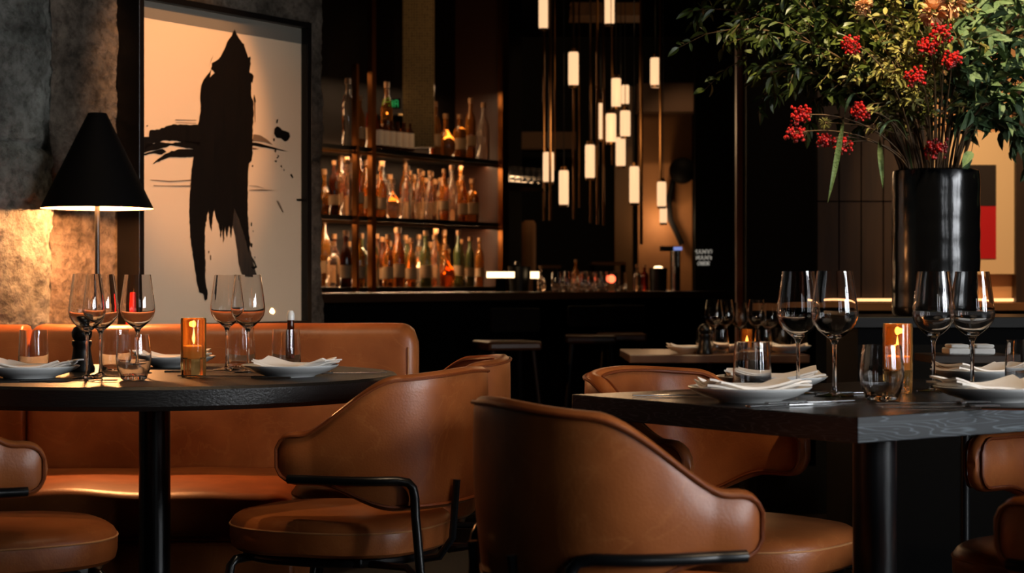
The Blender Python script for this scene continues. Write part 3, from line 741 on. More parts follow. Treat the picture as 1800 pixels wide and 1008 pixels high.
for px, d, src, lab in ((235, 3.97, tb, 'rounded glass tumbler at the near edge of the round table, below the third wine glass'),
                        (59, 4.34, tb2, 'glass tumbler behind the left plate of the round table'), (203, 4.42, tb2, 'glass tumbler right of the black pepper mill'),
                        (424, 4.60, tb2, 'glass tumbler behind the two right wine glasses of the round table'), (503, 4.42, tb2, 'glass tumbler behind the right plate of the round table')):
    dup(src, tp(px, d), 0, lab, GT, scale=(0.97, 0.97, 1))
# ---- plates and napkins
plate = MB().lathe([(0, 0), (0.055, 0), (0.058, 0.003), (0.085, 0.011), (0.104, 0.021), (0.1095, 0.0255), (0.110, 0.027), (0.1085, 0.0275), (0.10, 0.0235), (0.08, 0.0145), (0.05, 0.0075), (0, 0.0065)], seg=72).build('plate', porcelain)
plate.location = tp(1318, 3.25); tag(plate, 'white coupe plate under a napkin at the near left corner of the square table', 'plate', 'white plates on the square table')
def napkin(seed, L_=0.19, W_=0.13, lay=3):
    mb = MB(); nx, ny = 30, 18
    for l in range(lay):
        V = []; ox, oy = rnd.uniform(-0.012, 0.012), rnd.uniform(-0.012, 0.012); an = rnd.uniform(-0.22, 0.22)
        top = []; bot = []
        for j in range(ny + 1):
            for i in range(nx + 1):
                u, v = (i / nx - 0.5), (j / ny - 0.5)
                x = u * L_ * (1 - 0.06 * l) + ox; y = v * W_ * (1 - 0.05 * l) + oy
                x, y = x * math.cos(an) - y * math.sin(an), x * math.sin(an) + y * math.cos(an)
                rr_ = math.hypot(x, y)
                base = 0.0085 + 0.0185 * sm(0.05, 0.108, rr_)
                q = Vector((x * 14 + seed, y * 14, l * 3.3))
                q0 = Vector((x * 11 + seed, y * 11, 0)); z = base + 0.0012 + l * 0.0042 + 0.0050 * (noise.noise(q0) * 0.5 + 0.5) * (1 + 0.2 * l) + 0.0016 * (noise.noise(q * 1.6) * .5 + .5)
                top.append((x, y, z + 0.0034)); bot.append((x, y, z))
        nrow = nx + 1; k = len(top)
        fs = [(j * nrow + i, j * nrow + i + 1, (j + 1) * nrow + i + 1, (j + 1) * nrow + i) for j in range(ny) for i in range(nx)]
        fs += [(k + j * nrow + i, k + (j + 1) * nrow + i, k + (j + 1) * nrow + i + 1, k + j * nrow + i + 1) for j in range(ny) for i in range(nx)]
        for i in range(nx): fs += [(i, k + i, k + i + 1, i + 1), (ny * nrow + i, ny * nrow + i + 1, k + ny * nrow + i + 1, k + ny * nrow + i)]
        for j in range(ny): fs += [(j * nrow, (j + 1) * nrow, k + (j + 1) * nrow, k + j * nrow), (j * nrow + nx, k + j * nrow + nx, k + (j + 1) * nrow + nx, (j + 1) * nrow + nx)]
        mb.add(top + bot, fs)
    return mb
PL = [(1318, 3.25, 1.0, 'square', 'near left corner of the square table'), (1357, 3.62, 1.0, 'square', 'far left side of the square table behind a tumbler'),
      (1752, 3.26, 1.02, 'square', 'near right side of the square table'), (1727, 3.90, 1.0, 'square', 'far right side of the square table behind the wine glasses'),
      (52, 4.07, 1.0, 'round', 'near left side of the round table'), (306, 4.62, 0.95, 'round', 'far side of the round table behind the candle holder'),
      (510, 4.13, 1.0, 'round', 'right side of the round table')]
for i, (px, d, s_, tbl, lab) in enumerate(PL):
    if i: dup(plate, tp(px, d), 0, 'white coupe plate at the ' + lab, 'white plates on the %s table' % tbl, scale=(s_, s_, 1))
    o = napkin(i * 5.1, 0.185, 0.125).build('napkin', linen); o.location = tp(px + (-4, 3, -6, -4, 6, -4, 6)[i], d, TZ + 0.001); o.rotation_euler = (0, 0, (0.15, -0.1, 0.1, 0.2, 0.05, 0.1, -0.05)[i])
    tag(o, 'white linen napkin, ' + lab, 'napkin', 'napkins on the plates')
# loose napkin knot left of the left plate on the round table
# ---- candle holders
def holder(loc, lab, cl, pw):
    h_ = empty('candle_holder', loc, 0, lab, 'candle holder', 'amber candle holders')
    mb = MB(); ring = []
    prof = [(0.0265, 0.0), (0.0275, 0.004), (0.0285, 0.03), (0.0285, 0.128), (0.0275, 0.133), (0.0258, 0.133), (0.0252, 0.128), (0.0252, 0.044), (0.022, 0.040)]
    rings = []
    for r_, z in prof:
        rings.append([(r_ * (1 + (0.02 if r_ > 0.026 else 0) * math.cos(12 * 2 * PI * k / 96)) * math.cos(2 * PI * k / 96), r_ * (1 + (0.02 if r_ > 0.026 else 0) * math.cos(12 * 2 * PI * k / 96)) * math.sin(2 * PI * k / 96), z) for k in range(96)])
    mb.loops(rings); mb.build('amber_glass', amber, h_)
    MB().lathe([(0, 0.0), (0.026, 0.0), (0.0262, -0.0), (0, -0.0)], seg=24)
    c_ = empty('candle', (loc[0], loc[1], loc[2] + 0.0405), 0, cl, 'candle', 'candles in amber holders')
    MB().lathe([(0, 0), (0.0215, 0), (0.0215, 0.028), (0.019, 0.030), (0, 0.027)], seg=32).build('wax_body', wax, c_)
    MB().lathe([(0.0008, 0.026), (0.0008, 0.036)], seg=6).build('wick', black, c_)
    MB().lathe([(0, 0.032), (0.004, 0.039), (0.0048, 0.046), (0.003, 0.059), (0, 0.069)], seg=14).build('flame', flame_m, c_)
    point('candle_light', (loc[0], loc[1], loc[2] + 0.118), pw, (1.0, 0.5, 0.18), 0.008)
    return h_
holder(tp(1578, 3.52), 'amber glass candle holder glowing in the middle of the square table', 'lit candle inside the amber holder on the square table', 0.55)
holder(tp(340, 4.12), 'amber glass candle holder glowing in the middle of the round table', 'lit candle inside the amber holder on the round table', 0.55)
# ---- pepper mill and oil bottle
pm = empty('pepper_mill', tp(144, 4.36), 0, 'black pepper mill beside the wine glasses at the left of the round table', 'pepper mill')
MB().lathe([(0, 0), (0.030, 0), (0.031, 0.008), (0.026, 0.022), (0.022, 0.045), (0.0205, 0.058), (0.024, 0.066), (0.0235, 0.074), (0, 0.074)], seg=32).build('body', blacksatin, pm)
MB().lathe([(0, 0.0745), (0.018, 0.0745), (0.0235, 0.084), (0.0245, 0.094), (0.019, 0.106), (0.008, 0.112), (0, 0.113)], seg=32).build('head', blacksatin, pm)
ob = empty('oil_bottle', tp(511, 4.62), 0, 'slim dark bottle with a pale cap behind the tumbler on the round table', 'bottle')
MB().lathe([(0, 0), (0.013, 0), (0.0135, 0.004), (0.0135, 0.085), (0.009, 0.098), (0.0085, 0.118), (0, 0.118)], seg=24).build('body', bottle_mats['dark'], ob)
MB().lathe([(0, 0.1182), (0.0095, 0.1182), (0.0095, 0.134), (0.006, 0.142), (0, 0.143)], seg=24).build('cap', porcelain, ob)
# ---- cutlery
def flat(poly, z0, z1): return MB().prism(poly, z0, z1)
def knife_b():
    k = empty('knife', (0, 0, 0))
    flat([(-0.11, -0.005), (-0.02, -0.004), (-0.02, 0.004), (-0.11, 0.006)], 0.001, 0.006).build('handle', steel, k, False, bevel=0.002)
    flat([(-0.0195, -0.004), (0.03, -0.009), (0.085, -0.009), (0.11, 0.0), (0.10, 0.005), (-0.0195, 0.004)], 0.002, 0.0035).build('blade', steel, k, False)
    return k
def fork_b():
    k = empty('fork', (0, 0, 0))
    flat([(-0.10, -0.005), (-0.10, 0.005), (0.02, 0.0025), (0.045, 0.003), (0.052, 0.012), (0.060, 0.0125), (0.060, -0.0125), (0.052, -0.012), (0.045, -0.003), (0.02, -0.0025)], 0.001, 0.0035).build('handle', steel, k, False, bevel=0.0008)
    for q in range(4):
        y = -0.0108 + q * 0.0072
        MB().box((0.0825, y, 0.0035), (0.045, 0.0032, 0.0022)).build('tine', steel, k, False)
    return k
kn, fk = knife_b(), fork_b()
CUT = [('k', 1400, 3.13, 34, 'knife right of the near left plate on the square table'), ('k', 1432, 3.20, 32, 'knife beside the near left plate, in front of the wine glass stems'),
       ('f', 1205, 3.40, 4, 'fork left of the near left plate on the square table'), ('f', 1650, 3.08, 10, 'fork left of the near right plate on the square table'),
       ('f', 1636, 3.18, 8, 'fork further in beside the near right plate on the square table'), ('k', 1702, 3.02, 172, 'knife in front of the near right plate on the square table'),
       ('k', 1512, 3.48, 30, 'knife between the wine glass and the amber candle holder on the square table'),
       ('k', 425, 4.02, 176, 'knife left of the right plate on the round table'), ('f', 395, 4.10, 178, 'fork left of the right plate on the round table'),
       ('k', 600, 4.24, 20, 'knife right of the right plate on the round table'), ('f', 118, 3.90, 5, 'fork at the near edge of the round table in front of the left plate'),
       ('k', 372, 4.30, 8, 'knife under the two right wine glasses of the round table')]
first = {'k': True, 'f': True}
for t, px, d, a_, lab in CUT:
    src = kn if t == 'k' else fk
    if first[t]: o = src; o.location = tp(px, d); o.rotation_euler = (0, 0, R(a_)); first[t] = False
    else: o = dup(src, tp(px, d), R(a_))
    tag(o, 'steel ' + lab, 'knife' if t == 'k' else 'fork', 'steel cutlery on the tables')

# ------------------------------------------------------------------ console, vase and flowers
VX, VY, VZ = (1645 - 900) / F * 5.2, 5.2, 0.87
cs = empty('console', (1.75, 5.25, 0), 0, 'long black console carrying the flower vase behind the square table', 'console')
MB().box((0, 0, VZ / 2 - 0.015), (1.6, 0.5, VZ - 0.03)).build('carcass', black, cs, False)
MB().box((0, 0, VZ - 0.015), (1.64, 0.54, 0.03)).build('worktop', blacksatin, cs, False, bevel=0.002)
for px in (1511, 1698):
    x = (px - 900) / F * 4.99 - 1.75
    MB().box((x, -0.256, 0.35), (0.005, 0.012, 0.34)).build('steel_edge', mat('dull_steel', srgb(110, 110, 104), 0.5, metal=0.8), cs, False)
vase = empty('vase', (VX, VY, VZ + 0.0005), 0, 'tall glossy black cylinder vase full of flowering branches', 'vase')
vp = [(0, 0), (0.118, 0), (0.123, 0.006)]
for i in range(1, 20): vp.append((0.1235 + 0.0008 * math.sin(i * 1.9), 0.006 + 0.395 * i / 19))
vp += [(0.121, 0.412), (0.113, 0.416), (0.109, 0.410), (0.108, 0.38), (0.108, 0.02), (0, 0.018)]
MB().lathe(vp, seg=96).build('body', glaze, vase)

sdt = empty('side_table', ((1697 - 900) / F * 4.72, 4.72, 0), 0, 'small dark side table with napkins between the square table and the console', 'table')
sz = H - (623 - HY) / F * 4.72
MB().box((0, 0, sz - 0.01), (0.22, 0.20, 0.02)).build('tabletop', MATS['dark_panel_wood'], sdt, False, bevel=0.002)
MB().lathe([(0.012, 0.012), (0.012, sz - 0.02)], seg=16).build('post', blackmetal, sdt)
MB().lathe([(0, 0), (0.09, 0), (0.09, 0.01), (0, 0.012)], seg=32).build('base', blackmetal, sdt)
for k_, (px_, w_) in enumerate(((1680, 'left'), (1724, 'right'))):
    o = MB().box((0, 0, 0.008), (0.055, 0.08, 0.016)).box((0.003, 0, 0.021), (0.048, 0.07, 0.009)).build('napkin', linen, None, True, bevel=0.004)
    o.location = ((px_ - 900) / F * 4.72, 4.72, sz + 0.0006); tag(o, 'small folded cream napkin on the dim side table, %s of the two' % w_, 'napkin', 'napkins on the side table')
def bez(p0, p1, p2, p3, n):
    out = []
    for i in range(n + 1):
        t = i / n; out.append(p0 * (1 - t) ** 3 + p1 * 3 * t * (1 - t) ** 2 + p2 * 3 * t * t * (1 - t) + p3 * t ** 3)
    return out
def leaf(mb, p, d, L_, W_, fold=0.25, droop=0.3, mi=0):
    d = d.normalized(); up = Vector((0, 0, 1)); s_ = d.cross(up)
    if s_.length < 0.1: s_ = d.cross(Vector((1, 0, 0)))
    s_.normalize(); s_ = (Matrix.Rotation(rnd.uniform(-1.1, 1.1), 3, d) @ s_); n_ = s_.cross(d)
    pts = []
    for t, w_ in ((0, 0.0), (0.25, 0.75), (0.5, 1.0), (0.78, 0.62), (1.0, 0.0)):
        c_ = p + d * L_ * t - n_ * L_ * droop * t * t
        if w_ == 0: pts.append([c_])
        else: pts.append([c_ + s_ * W_ * w_ * 0.5 + n_ * W_ * fold * w_, c_, c_ - s_ * W_ * w_ * 0.5 + n_ * W_ * fold * w_])
    V = pts[0] + pts[1] + pts[2] + pts[3] + pts[4]
    mb.add(V, [(0, 2, 1), (0, 3, 2), (1, 2, 5, 4), (2, 3, 6, 5), (4, 5, 8, 7), (5, 6, 9, 8), (7, 8, 10), (8, 9, 10)], mi)
MO = Vector((VX, VY, VZ + 0.40))
def branch(tip, mat_l, lsz, nleaf, lab, grp, twigs=7, droop=0.35, arch=0.0, seedoff=0.0):
    a_ = rnd.uniform(0, 2 * PI); r_ = rnd.uniform(0.02, 0.085)
    base = MO + Vector((r_ * math.cos(a_), r_ * math.sin(a_), -0.15)); mouth = Vector((base.x * 0.6 + VX * 0.4, base.y * 0.6 + VY * 0.4, MO.z - 0.15))
    d = tip - MO
    rim = MO + Vector((max(-0.09, min(0.09, d.x * 0.22)) , max(-0.06, min(0.06, d.y * 0.3)), 0.03))
    base = rim + Vector((-rim.x + VX, -rim.y + VY, 0)) * 0.6 + Vector((0, 0, -0.3))
    mid = rim + Vector((d.x * 0.18, d.y * 0.18, max(0.16, d.z * 0.55 + arch)))
    mid2 = MO + Vector((d.x * 0.62, d.y * 0.62, max(0.2, d.z * 0.98 + arch)))
    pts = [base] + bez(rim, mid, mid2, tip, 14)
    loc = rim.copy()
    br = empty('leafy_branch', loc, 0, lab, 'branch', grp)
    L0 = [p - loc for p in pts]
    sb = MB(); n = len(L0); sb.tube(L0, [0.0045 - 0.0032 * i / (n - 1) for i in range(n)], 6)
    fb = MB()
    ends = []
    for k in range(twigs):
        t = 0.3 + 0.68 * (k + rnd.random()) / twigs; i = min(n - 2, int(t * (n - 1))); p = L0[i]
        dd = (L0[i + 1] - L0[i]).normalized()
        q = (dd * 0.8 + Vector((rnd.uniform(-1, 1), rnd.uniform(-1, 1), rnd.uniform(-0.7, 0.8)))).normalized()
        Lt = rnd.uniform(0.08, 0.20); e_ = p + q * Lt + Vector((0, 0, -0.03 * rnd.random())); m_ = p + q * Lt * 0.5 + Vector((0, 0, 0.012))
        sb.tube([p, m_, e_], [0.0018, 0.0013, 0.0008], 4)
        ends.append((p, m_, e_))
    segs = [(L0[i], L0[i + 1]) for i in range(int(n * 0.3), n - 1)] + [(a, b_) for a, b_, c_ in ends] + [(b_, c_) for a, b_, c_ in ends] * 2
    for k in range(nleaf):
        a, b_ = rnd.choice(segs); p = a.lerp(b_, rnd.random())
        dd = ((b_ - a).normalized() * 0.7 + Vector((rnd.uniform(-1, 1), rnd.uniform(-1, 1), rnd.uniform(-0.9, 0.6)))).normalized()
        s_ = lsz * rnd.uniform(0.6, 1.25); leaf(fb, p, dd, s_, s_ * rnd.uniform(0.34, 0.5), droop=droop * rnd.uniform(0.2, 1.3))
    sb.build('stem', stem_m, br); fb.build('foliage', mat_l, br)
    return br
def vt(px, py, dy=0.0): 
    d = VY + dy; return Vector(((px - 900) / F * d, d, H - (py - HY) / F * d))
G1_, G2_, G3_ = 'dark leafy branches in the vase', 'yellow green branches in the vase', 'grey green leafy branches in the vase'
lab1 = 'arching dark green leafy branch on the left of the black vase'
lab2 = 'yellow green small leaved branch in the middle of the vase'
lab3 = 'broad grey green leaved branch on the right of the vase'
ORDB = ['furthest', 'second furthest', 'third furthest', 'fourth furthest', 'fifth furthest', 'sixth furthest', 'seventh furthest', 'eighth furthest', 'ninth furthest', 'tenth furthest', 'eleventh furthest', 'twelfth furthest', 'thirteenth furthest', 'fourteenth furthest', 'fifteenth furthest', 'sixteenth furthest', 'seventeenth furthest', 'eighteenth furthest', 'nineteenth furthest', 'twentieth furthest', 'twenty first furthest', 'twenty second furthest']
def nth_tip(lst, it, side): return ORDB[sorted(lst, key=lambda q: q[0] if side == 'left' else -q[0]).index(it)] + ' ' + side
DK = [(1200, 20, 0.1), (1215, -40, -.1), (1260, 55, 0), (1240, 0, .2), (1300, 100, .1), (1330, 130, -.1), (1300, 30, .25), (1340, -60, 0), (1390, 150, .1), (1400, 60, -.15), (1420, -20, .1), (1380, 110, .2),
      (1430, 175, .05), (1460, 40, .25), (1480, -60, -.1), (1520, 20, .2), (1350, 10, 0.0), (1280, -30, 0.1), (1440, 100, .3), (1330, 70, -.2), (1390, 0, .3), (1500, -90, .2)]
for px, py, dy in DK: branch(vt(px, py, dy), leaf_dark, 0.043, 190, 'dark green leafy branch in the vase, tip reaching %s' % nth_tip(DK, (px, py, dy), 'left'), G1_, twigs=9, arch=0.05)
LM = [(1500, 110, -.15), (1530, 60, .1), (1560, 120, -.2), (1560, 0, -.1), (1600, 60, -.2), (1620, -60, 0), (1640, 100, -.2), (1500, 170, .1), (1550, 190, -.1), (1660, 20, -.15), (1690, -40, .1), (1600, 160, -.18), (1470, 120, -.1)]
for px, py, dy in LM: branch(vt(px, py, dy), leaf_lime, 0.027, 230, 'yellow green small leaved branch in the vase, tip %s' % nth_tip(LM, (px, py, dy), 'left'), G2_, twigs=12, arch=0.0, droop=0.2)
GY = [(1720, 60, -.1), (1760, 120, .0), (1790, 180, -.1), (1730, 170, .1), (1820, 60, 0), (1790, -10, -.1), (1740, 10, .15), (1790, 240, -.05), (1850, 120, 0), (1700, 130, -.15), (1860, 0, .1), (1810, 290, .1), (1690, 60, .2)]
for px, py, dy in GY: branch(vt(px, py, dy), leaf_grey, 0.060, 85, 'broad grey green leaved branch in the vase, tip %s' % nth_tip(GY, (px, py, dy), 'right'), G3_, twigs=6, arch=0.03)
# berry sprays
BR = [(1407, 203, -.15), (1398, 234, -.15), (1448, 247, -.12), (1480, 255, -.12), (1512, 197, -.15), (1497, 78, -.25), (1630, 82, -.28), (1672, 105, -.28), (1608, 135, -.28), (1645, 262, -.13), (1655, 60, -.28)]
where = ['highest of the pair at the far left tip', 'lowest at the far left tip', 'small one left of the hanging blade leaf', 'beside the hanging blade leaf', 'above the thin bare twig',
         'high up left of the middle', 'topmost in the middle of the foliage', 'right of the middle among grey leaves', 'in the centre below the topmost', 'just above the vase rim', 'at the top by the peach blossoms']
for k, (px, py, dy) in enumerate(BR):
    tip = vt(px, py, dy); d = tip - MO
    rim = MO + Vector((max(-0.08, min(0.08, d.x * 0.25)), max(-0.06, min(0.06, d.y * 0.3)), 0.0))
    br = empty('berry_branch', rim, 0, 'red berry spray in the vase, cluster ' + where[k], 'branch', 'red berry sprays in the vase')
    m1 = rim + Vector((d.x * 0.1, d.y * 0.3, max(0.06, d.z * 0.5 + 0.03))); m2 = rim + Vector((d.x * 0.5, d.y * 0.8, max(0.08, d.z * 0.8 + 0.05)))
    base = Vector((VX + (rim.x - VX) * 0.4, VY + (rim.y - VY) * 0.4, rim.z - 0.25))
    pts = [base - rim] + [p - rim for p in bez(rim, m1, m2, tip, 12)]
    sb = MB(); sb.tube(pts, [0.003 - 0.0018 * i / 13 for i in range(14)], 5)
    bb = MB(); T_ = tip - rim; wx = 0.030 if k not in (2,) else 0.02
    for q in range(85):
        o_ = Vector([max(-wx * .85, min(wx * .85, rnd.gauss(0, wx * g_))) for g_ in (.5, .45, .4)])
        bb.ball(T_ + o_, rnd.uniform(0.0032, 0.0052), seg=7, rings=5)
        if q % 6 == 0: sb.tube([T_ - (T_ - pts[-3]) * 0.5, T_ + o_], 0.0007, 4)
    sb.build('stem', stem_m, br); bb.build('berry_cluster', berry_m, br)
# long hanging blade leaves
for (p0, p1, p2, lab) in (((1500, 165), (1478, 260), (1455, 357), 'long curling green blade leaf hanging left of the vase, longest of the two'),
                          ((1560, 215), (1540, 280), (1552, 332), 'shorter green blade leaf hanging just beside the vase rim'),):
    A0, A1, A2 = vt(*p0, -.14), vt(*p1, -.16), vt(*p2, -.15)
    rim = MO + Vector((-0.07, -0.03, 0.0)); bl = empty('blade_leaf', rim, 0, lab, 'leaf', 'hanging blade leaves in the vase')
    sb = MB(); base = Vector((VX - 0.03, VY, MO.z - 0.25))
    st_ = [base - rim] + [p - rim for p in bez(rim, rim + Vector((-.02, 0, .1)), A0 + Vector((0.05, 0, 0.03)), A0, 8)]
    sb.tube(st_, 0.0018, 5); sb.build('stem', mat('blade_green' , srgb(86, 104, 54), 0.5), bl)
    cp = bez(A0, A0 + Vector((-.03, 0, -.03)), A1 + Vector((0.01, 0, 0.05)), A2, 16); V = []; fs = []
    for i, p in enumerate(cp):
        t = i / 16; w_ = 0.011 * math.sin(PI * min(1, t * 0.95 + 0.06)) ** 0.6; an = t * 3.4; s_ = Vector((math.cos(an), math.sin(an), 0.25))
        V += [p - rim + s_ * w_, p - rim + Vector((0, 0.003, 0)), p - rim - s_ * w_]
        if i: k_ = 3 * i; fs += [(k_ - 3, k_ - 2, k_ + 1, k_), (k_ - 2, k_ - 1, k_ + 2, k_ + 1)]
    MB().add(V, fs).build('blade', leaf_grey, bl)
# peach blossom heads
for k, (px, py, dy, s_) in enumerate(((1640, 22, -.25, .045), (1672, 4, -.25, .05), (1520, 10, -.2, .03), (1450, 216, -.15, .022))):
    tip = vt(px, py, dy); rim = MO + Vector((rnd.uniform(-.05, .05), -0.03, 0)); fl = empty('blossom_stem', rim, 0,
        ('peach blossom head at the top middle of the bouquet', 'largest peach blossom head touching the top edge', 'small peach blossom head high on the left side', 'spiky yellow seed head between the red berries on the left')[k], 'flower', 'pale flower heads in the vase')
    sb = MB(); sb.tube([Vector((VX, VY, MO.z - 0.25)) - rim] + [p - rim for p in bez(rim, rim + Vector((0, 0, .12)), rim.lerp(tip, .6) + Vector((0, 0, .06)), tip, 10)], 0.0018, 5); sb.build('stem', stem_m, fl)
    fb = MB()
    for q in range(90):
        v = Vector((rnd.gauss(0, 1), rnd.gauss(0, 1), rnd.gauss(0, 1))).normalized(); leaf(fb, tip - rim + v * s_ * 0.35, v, s_ * 0.6, s_ * 0.35 if k < 3 else s_ * 0.06, droop=0.1)
    fb.build('blossom', blossom_m if k < 3 else leaf_lime, fl)

# ------------------------------------------------------------------ wall, panels and picture behind the vase
WY = 7.9
def bxp(px0, px1, py0, py1, d, th, mb=None, mi=0):
    a_, b_ = at(px0, py1, d), at(px1, py0, d); mb = mb or MB()
    return mb.box(((a_.x + b_.x) / 2, d + th / 2, (a_.z + b_.z) / 2), (b_.x - a_.x, th, b_.z - a_.z), mi=mi)
mb = MB(); 
x0, x1 = (1312 - 900) / F * WY, 5.5
mb.box(((x0 + x1) / 2, WY + 0.15, 1.5), (x1 - x0, 0.2, 3.0)); struct('wall_right', mb, wall_m)
mb = MB(); xa, xb = (1437 - 900) / F * WY, (1632 - 900) / F * WY
n_ = 5
for i in range(n_):
    for j in range(4):
        w_ = (xb - xa) / n_; hh = 0.42; mb.box((xa + w_ * (i + .5), WY + 0.03, 0.90 + 0.21 + hh * j), (w_ - 0.006, 0.03, hh - 0.006))
struct('wall_right_panelling', mb, darkwood)
mb = MB(); mb.box(((xb + 2.9) / 2 + 0.01, WY + 0.035, 1.35), (2.9 - xb, 0.03, 2.2)); struct('wall_right_plaster', mb, beige)
# picture
pic = empty('abstract_print', ((1700 - 900) / F * WY, WY, 0), 0, 'red and black block print with cream border on the lit wall right of the vase', 'artwork')
def rl(o): o.location = Vector(o.location) - Vector(((1700 - 900) / F * WY, WY, 0)); return o
def pp(name, a, m_, dd, th):
    o = bxp(*a, WY - dd, th).build(name, m_, pic, False); rl(o)
pp('mount', (1640, 1784, 232, 482), cream, 0.03, 0.03); pp('black_block', (1668, 1751, 290, 362), darkpaint, 0.036, 0.006); pp('red_block', (1668, 1751, 360, 455), redpaint, 0.034, 0.004)
mb = bxp(1786, 1900, 150, 560, WY - 0.06, 0.06); struct('trim_1', mb, darkwood)
# lit ledge
lg = empty('wall_ledge', (2.0, WY, 0), 0, 'low wall ledge with warm light strip behind the black console', 'ledge')
a_ = H - (530 - HY) / F * WY
MB().box((0.0, -0.15, a_ - 0.02), (2.0, 0.34, 0.03)).build('shelf', plaster, lg, False)
MB().box((0.0, -0.17, a_ / 2 - 0.02), (1.96, 0.26, a_ - 0.04)).build('front', black, lg, False)
MB().box((0.0, -0.015, a_ + 0.006), (1.9, 0.012, 0.012)).build('light_strip', mat('ledge_led', (1, .6, .3, 1), .5, emis=(1, 0.52, 0.22, 1), estr=1.6), lg, False)
# column and timber post
struct('wall_mid_column', bxp(1312, 1434, -420, 820, 7.6, 0.3), black)
tag(bxp(1295, 1306, -400, 810, 7.7, 0.06).build('timber_post', mat('post_wood', srgb(110, 62, 34), 0.5), None, False), 'slim reddish timber post beside the dark column', 'post')
# ------------------------------------------------------------------ far table
ORD0 = ['first', 'second', 'third', 'fourth', 'fifth']
FZ = 0.70; FD = 6.75
ft = empty('low_table', ((1262 - 900) / F * FD, FD + 0.05, 0), 0, 'dark table laid with napkins and a lit candle in the dim background', 'table')
wpx = (1418 - 1104) / F * FD
MB().box((0, 0.2, FZ - 0.015), (wpx, 0.62, 0.03)).build('tabletop', mat('far_tabletop', srgb(92, 66, 46), 0.35), ft, False, bevel=0.003)
MB().lathe([(0.04, 0.02), (0.04, FZ - 0.03)], c=(0, 0.2, 0)).build('pedestal', blackmetal, ft)
MB().lathe([(0, 0), (0.22, 0), (0.22, 0.015), (0, 0.02)], c=(0, 0.2, 0)).build('base', blackmetal, ft)
def fp(px, d=FD + 0.15): return ((px - 900) / F * d, d, FZ + 0.0006)
for px, d, lab in ((1212, 6.85, 'left end'), (1285, 6.95, 'middle'), (1385, 6.9, 'right end')):
    dup(plate, fp(px, d), 0, 'white plate at the %s of the dim background table' % lab, 'plates on the background table', scale=(0.8, 0.8, 1))
    o = napkin(px, 0.15, 0.10, 3).build('napkin', linen); o.location = (fp(px, d)[0], d, FZ + 0.003)
    tag(o, 'folded napkin at the %s of the dim background table' % lab, 'napkin', 'napkins on the background table')
for k, (px, d, src, sc_) in enumerate(((1255, 7.05, wg, 0.85), (1275, 7.13, wg, 0.85), (1300, 7.15, wg, 0.8), (1330, 7.1, wg, 0.85), (1352, 7.0, wg, 0.8))):
    dup(src, fp(px, d), 0, 'small wine glass, %s from the left on the dim background table' % ORD0[k], 'wine glasses on the background table', scale=(sc_,) * 3)
for k, (px, d) in enumerate(((1238, 6.75 + .2), (1266, 6.8), (1342, 6.78), (1372, 7.05), (1405, 7.05))):
    dup(tb2, fp(px, d), 0, 'small tumbler, %s from the left on the dim background table' % ORD0[k], 'tumblers on the background table', scale=(0.9,) * 3)
hb = empty('candle_holder', fp(1313, 6.85), 0, 'orange glass candle holder on the dim background table', 'candle holder', 'amber candle holders')
MB().lathe([(0, 0), (0.02, 0), (0.021, 0.09), (0.0195, 0.09), (0.0185, 0.008), (0, 0.007)], seg=24).build('amber_glass', amber, hb)
cb = empty('candle', (fp(1313, 6.85)[0], 6.85, FZ + 0.009), 0, 'lit candle in the orange holder on the background table', 'candle', 'candles in amber holders')
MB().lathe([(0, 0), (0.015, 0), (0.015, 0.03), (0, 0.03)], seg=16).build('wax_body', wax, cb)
MB().lathe([(0, 0.03), (0.005, 0.038), (0, 0.058)], seg=10).build('flame', flame_m, cb)
point('candle_light', (fp(1313)[0], 6.82, FZ + 0.14), 0.8, (1, 0.5, 0.2), 0.01)
dpm = dup(pm, fp(1239, 6.74), 0, 'black pepper mill on the dim background table')
# rear right table seen between the stems
ft2 = empty('low_table', ((1700 - 900) / F * 5.6, 6.3, 0), 0, 'dim table behind the console', 'table') if False else None

# ------------------------------------------------------------------ bar: shelves, bottles
S0 = Vector((-0.965, 9.5))
WA = math.atan2(Wd.y, Wd.x)
def sline(px, off=0.0):
    X0, Y0 = S0.x + Nn.x * off, S0.y + Nn.y * off; d = on_line(px, X0, Y0); return Vector(((px - 900) / F * d, d))
uni = empty('bar_shelving', (S0.x, S0.y, 0), WA, 'tall bronze framed back bar shelving lit from within', 'shelving')
def su(px): p = sline(px) - S0; return p.dot(Wd)
U0, U1 = su(500), su(850)
Z1, Z2, Z3 = 1.678, 1.316, 0.945
UP = [su(577) - 0.0, su(609)]
for z in (Z1, Z2, Z3):
    MB().box(((U0 + U1) / 2, 0.02, z - 0.012), (U1 - U0, 0.34, 0.024)).build('shelf', blacksatin, uni, False)
    MB().box(((U0 + U1) / 2, -0.155, z - 0.034), (U1 - U0, 0.012, 0.016)).build('brass_edge', brass, uni, False)
for z in (Z1, Z2, Z3):
    MB().box(((U0 + U1) / 2, 0.168, z + 0.010), (U1 - U0 - 0.06, 0.012, 0.018)).build('light_strip', led, uni, False)
for z in (Z1 - 0.026, Z2 - 0.026):
    MB().box(((U0 + U1) / 2 , -0.05, z), (U1 - U0 - 0.06, 0.018, 0.004)).build('light_strip', led, uni, False)
MB().box(((U0 + U1) / 2, 0.195, 1.5), (U1 - U0, 0.02, 3.0)).build('back_panel', mat('dark_back_panel', srgb(14, 8, 5), 0.6, spec=0.15), uni, False)
for u, w_, z1_ in ((su(609), 0.035, 3.0), (su(842), 0.06, 3.0), (su(580), 0.02, 2.1)):
    MB().box((u, -0.17, z1_ / 2), (w_, 0.03, z1_)).build('upright', bronze, uni, False)
MB().box((U1 - 0.02, 0.0, 1.5), (0.03, 0.36, 3.0)).build('side_panel', mat('brown_side', srgb(50, 26, 14), 0.5), uni, False)
